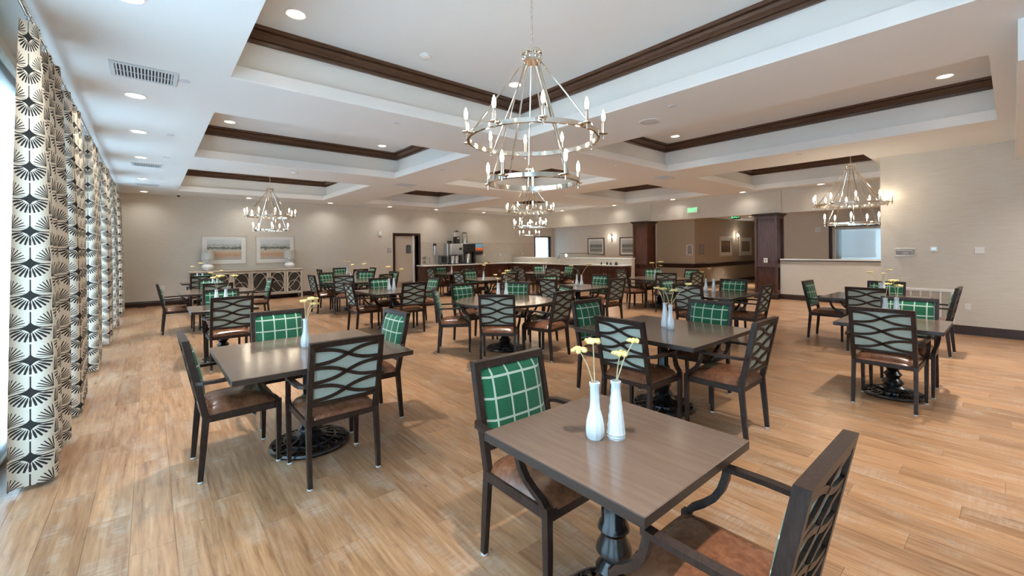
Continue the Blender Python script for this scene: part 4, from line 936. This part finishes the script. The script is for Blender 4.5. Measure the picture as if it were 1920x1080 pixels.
dispenser(9.74, 15.32, ZC+.041, .085, .35, 'steel airpot left of the black coffee carafe under the brewer', M['steel'])
dispenser(9.93, 15.32, ZC+.041, .085, .35, 'steel airpot right against the black coffee carafe under the brewer', M['steel'])
dispenser(10.15, 15.33, ZC+.041, .075, .35, 'black coffee carafe under the middle of the brewer', M['black'], 'coffee_carafe')
dispenser(10.52, 15.33, ZC+.041, .095, .44, 'tall steel beverage urn under the black brewer head', M['steel'])
dispenser(10.48, 15.52, ZC+.872, .12, .50, 'steel urn standing on top of the coffee brewer', M['steel'])
t = thing('coffee_grinder', 'black coffee grinder with clear hopper on top of the brewer', 'coffee grinder', (10.05, 15.5, ZC+.872))
MB().cbox(-.09,.09,-.14,.12,0,.30,.01).build('body', M['black'], t); MB().lathe([(.085,.30),(.10,.33),(.10,.50),(.0,.50)], 4, cap=False, rot=PI/4).build('hopper', M['mat'], t)
MB().lathe([(.125,.50),(.12,.52),(.0,.58)], 4, cap=False, rot=PI/4).build('hopper_lid', M['black'], t); MB().cbox(-.05,.05,-.155,-.14,.20,.26,.003).build('label_panel', M['mat'], t)
t = thing('serving_bowl', 'small black bowl with handle on top of the brewer', 'bowl', (9.70, 15.5, ZC+.872))
MB().lathe([(.0,.0),(.05,.0),(.09,.05),(.10,.12),(.092,.12),(.08,.05),(.0,.02)], 20, cap=False).build('bowl', M['black'], t, True); MB().sweep([(.09,0,.1),(.17,0,.11),(.22,0,.09)], .02, .012).build('handle', M['black'], t)
t = thing('soda_dispenser', 'black drink dispenser with blue and orange front panel', 'drink dispenser', (11.10, 15.5, ZC))
MB().cbox(-.25,.25,.0,.25,.0,.88,.01).cbox(-.25,-.19,-.2,.0,0,.88,.006).build('housing', M['black'], t); MB().cbox(-.19,.25,-.16,.0,.42,.88,.008).build('head', M['black'], t)
m, nt, p = new_mat('drink_panel_print'); g = G(nt); x, y, z = g.xyz(g.tc('Generated'))
nn = g.noise(g.mapv(g.tc('Generated'), (3,1,3)), 2.5, 2)
c_ = g.ramp(g.m('ADD', z, g.m('MULTIPLY', g.m('SUBTRACT', nn, .5), .35)), [(.0,(.55,.08,.03)),(.30,(.75,.16,.04)),(.45,(.50,.30,.22)),(.55,(.10,.30,.50)),(.8,(.25,.45,.62)),(1,(.08,.16,.35))])
nt.links.new(c_, p.inputs['Base Color']); nt.links.new(c_, p.inputs['Emission Color']); p.inputs['Emission Strength'].default_value = .35
MB().box(-.17,.23,-.166,-.16,.56,.87).build('front_panel', m, t)
for k in range(5):
    x = -.14+.085*k; vv_ = MB().cbox(x-.022,x+.022,-.185,-.16,.48,.54,.004).build('valve_button', M['grey'], t); MB().lathe([(.012,.36),(.016,.42),(.0,.42)], 10, (x,-.11,0), cap=False).build('nozzle', M['black'], vv_, True)
MB().cbox(-.19,.25,-.03,.0,.03,.42,.004).build('splash_plate', M['steel'], t); MB().cbox(-.24,.25,-.24,-.02,0,.03,.006).build('drip_tray', M['steel'], t)
t = thing('serving_tray', 'black oval tray lying in front of the drink dispenser', 'tray', (11.57, 15.42, ZC)); MB().lathe([(.0,.0),(.15,.0),(.19,.03),(.18,.035),(.145,.008),(.0,.008)], 28, cap=False).build('dish', M['black'], t, True)
MB().lathe([(.06,.008),(.09,.05),(.0,.06)], 16, (.05,0,0), cap=False).build('cover', M['black'], t, True)
t = thing('cup_dispenser', 'wall-mounted cup dispenser with dark top left of the brewer', 'dispenser', (9.12, YF-.075, 1.30)); MB().lathe([(.045,0),(.05,.40),(.0,.40)], 16, cap=False).build('tube', M['steel'], t, True); MB().lathe([(.07,.40),(.075,.47),(.04,.50),(.0,.50)], 16, cap=False).build('cap', M['black'], t, True); MB().box(-.03,.03,.04,.062,.1,.3).build('bracket', M['grey'], t)
t = thing('appliance_panel', 'dark grey square appliance box between dispenser and brewer', 'appliance', (9.38, 15.55, ZC)); MB().cbox(-.14,.14,-.12,.12,.03,.38,.01).build('body', M['grey'], t); MB().box(-.11,.11,-.126,-.12,.08,.33).build('dark_front', M['black'], t)
for x in (-.1,.1): MB().box(x-.02,x+.02,-.1,.1,0,.03).build('foot', M['black'], t)
t = thing('bar_faucet', 'chrome bar faucet at the door end of the counter', 'faucet', (8.75, 15.6, ZC)); MB().sweep([(0,0,0),(0,0,.22),(0,-.03,.27),(0,-.09,.28),(0,-.13,.25),(0,-.135,.21)], .022, .022, rnd=8).build('spout', M['chrome'], t, True); MB().lathe([(.03,0),(.03,.02),(.0,.02)], 14, cap=False).build('base', M['chrome'], t, True); MB().sweep([(.02,0,.06),(.08,0,.09)], .012, .012, rnd=8).build('lever', M['chrome'], t, True)

# ================================================================= RIGHT WALL, HEADER AND HALL DETAILS
def text_mesh(body, size, depth, mat_, parent, loc, rot, name='lettering'):
    cu = bpy.data.curves.new('t', 'FONT'); cu.body = body; cu.size = size; cu.extrude = depth; cu.align_x = 'CENTER'; cu.align_y = 'CENTER'; cu.resolution_u = 3
    ob = bpy.data.objects.new('t', cu); C.objects.link(ob); dg = bpy.context.evaluated_depsgraph_get()
    me = bpy.data.meshes.new_from_object(ob.evaluated_get(dg)); bpy.data.objects.remove(ob); me.materials.clear(); me.materials.append(mat_)
    o = link(name, me, parent, loc); o.rotation_euler = rot; return o
def sign104(t, w, h, d):
    MB().cbox(-w-.012,w+.012,-d-.008,-.0005,h,h+.014,.003).cbox(-w-.012,w+.012,-d-.008,-.0005,-h-.012,-h,.003).cbox(-w*.42,w*.42,-d-.006,-.0005,h+.014,h+.03,.003).build('silver_frame', M['white'], t)
    MB().box(-w*.92,w*.92,-d-.002,-d,h*.45,h*.8).build('insert_strip', M['vent'], t)
    text_mesh('104', .062, .0015, M['mat'], t, (0,-d-.0018,-h*.32), (PI/2,0,0))
plate('room_sign', 'taupe room number sign with silver edges on the right wall', 'sign', 1.165, 1.405, 1.335, 1.445, XR, M['sign'], 'x', .014, sign104)
plate('thermostat', 'white thermostat with small lit screen on the right wall', 'thermostat', .86, .95, 1.40, 1.49, XR, M['white'], 'x', .03, lambda t, w, h, d: MB().box(-w*.6,w*.6,-d-.001,-d,-h*.3,h*.6).build('screen', M['screen'], t))
plate('switch_plate', 'white double switch plate on the right wall', 'switch', .31, .42, 1.365, 1.475, XR, M['white'], 'x', .012, rockers(2))
plate('wall_outlet', 'white wall outlet low on the right wall beside the grille', 'outlet', .47, .54, .41, .52, XR, M['white'], 'x', .012, sockets)
t = thing('return_air_grille', 'white-framed return air grille low on the right wall', 'air vent', (XR, 1.02, 0))
MB().cbox(-.025,0,-.36,.36,.70,.745,.004).cbox(-.025,0,-.36,.36,.16,.20,.004).cbox(-.025,0,-.36,-.315,.20,.70,.004).cbox(-.025,0,.315,.36,.20,.70,.004).build('frame', M['white'], t)
for y in (-.19,-.063,.063,.19): MB().cbox(-.022,-.002,y-.012,y+.012,.20,.70,.003).build('mullion', M['white'], t)
sl = MB().box(-.012,-.004,-.315,.315,-.006,.006).mesh('louvre', M['wall'])
for k in range(24): link('louvre', sl, t, (0,0,.21+.0205*k))
# exit signs
def exit_sign(x, y, z, rz, label):
    t = thing('exit_sign', label, 'exit sign', (x, y, z), rz)
    MB().cbox(-.17,.17,-.05,-.0005,-.11,.11,.01).build('housing', M['white'], t); MB().box(-.155,.155,-.052,-.05,-.095,.095).build('face', M['exitface'], t)
    text_mesh('EXIT', .17, .002, M['exitgreen'], t, (0,-.0545,-.0), (PI/2,0,0))
exit_sign(XH, 6.98, 2.78, -PI/2, 'lit green exit sign on the header between the columns')
t = thing('exit_sign', 'lit green exit sign hanging from the hall ceiling', 'exit sign', (16.3, 6.55, 2.66), -PI/2)
MB().cbox(-.15,.15,-.012,.012,-.12,.06,.006).build('panel', M['black'], t); text_mesh('EXIT', .15, .002, M['exitgreen'], t, (0,-.0145,-.03), (PI/2,0,0))
# hall and service pictures
picture(12.45, 13.45, 1.22, 2.03, 16.3, M['art3'], M['dark'], 'dark-framed grey landscape print beside the service window', .09, .04, axis='x')
picture(10.75, 11.60, 1.20, 2.02, 16.3, M['art4'], M['dark'], 'dark-framed grey landscape print partly behind the column', .09, .04, axis='x')
picture(17.97, 19.19, 1.14, 1.98, 7.9, M['art5'], M['palewood'], 'framed sepia tree print nearer the evacuation map in the hall', .13, .05)
picture(19.99, 21.3, 1.14, 2.0, 7.9, M['art6'], M['palewood'], 'framed sepia birch print deeper in the hall', .15, .05)
picture(7.97, 8.22, 1.24, 1.64, 15.9, M['map'], M['white'], 'small white-framed evacuation map at the hall corner', .0, .03, axis='x')
picture(16.25, 16.62, 1.24, 1.64, 7.9, M['map'], M['sign'], 'small taupe framed notice just round the hall corner', .0, .03)
def sconce(x, y, z, rz, label):
    t = thing('wall_sconce', label, 'wall lamp', (x, y, z), rz)
    MB().cbox(-.05,.05,-.015,0,-.17,.17,.005).build('back_plate', M['nickel'], t)
    cg = MB()
    for a in (-.07,.07):
        for b_ in (-.17,-.04): cg.box(a-.005,a+.005,b_-.005,b_+.005,-.2,.2)
    for z_ in (-.2,.2): cg.box(-.075,.075,-.175,-.165,z_-.005,z_+.005).box(-.075,.075,-.045,-.035,z_-.005,z_+.005).box(-.075,-.065,-.17,-.04,z_-.005,z_+.005).box(.065,.075,-.17,-.04,z_-.005,z_+.005)
    cg.box(-.01,.01,-.04,0,.19,.2).box(-.01,.01,-.04,0,-.2,-.19).build('cage', M['nickel'], t)
    MB().lathe([(.014,-.12),(.014,-.03),(.0,-.03)], 10, (0,-.105,0), cap=False).build('candle', M['nickel'], t, True); MB().lathe([(.012,-.03),(.024,.02),(.02,.06),(.0,.1)], 10, (0,-.105,0), cap=False).build('bulb', M['bulb'], t, True)
    l = bpy.data.lights.new('sconce', 'POINT'); l.energy = 5; l.color = WARM; l.shadow_soft_size = .04; lo = bpy.data.objects.new('lamp_light', l); C.objects.link(lo); lo.parent = t; lo.location = (0,-.19,.02)
sconce(16.3, 12.02, 2.02, -PI/2, 'lit caged wall sconce between the two grey landscape prints')
sconce(19.6, 7.9, 2.02, 0, 'lit caged wall sconce between the two sepia prints in the hall')
plate('fire_alarm', 'white fire alarm strobe on the office wall', 'fire alarm', 4.02, 4.16, 1.98, 2.14, 16.5, M['white'], 'x', .05, lambda t, w, h, d: MB().cbox(-w*.5,w*.5,-d-.02,-d,-h*.3,h*.3,.01).build('strobe_lens', M['vent'], t))
plate('wall_outlet', 'white outlet low on the hall wall under the chair rail', 'outlet', 18.3, 18.4, .42, .54, 7.9, M['white'], extra=sockets)
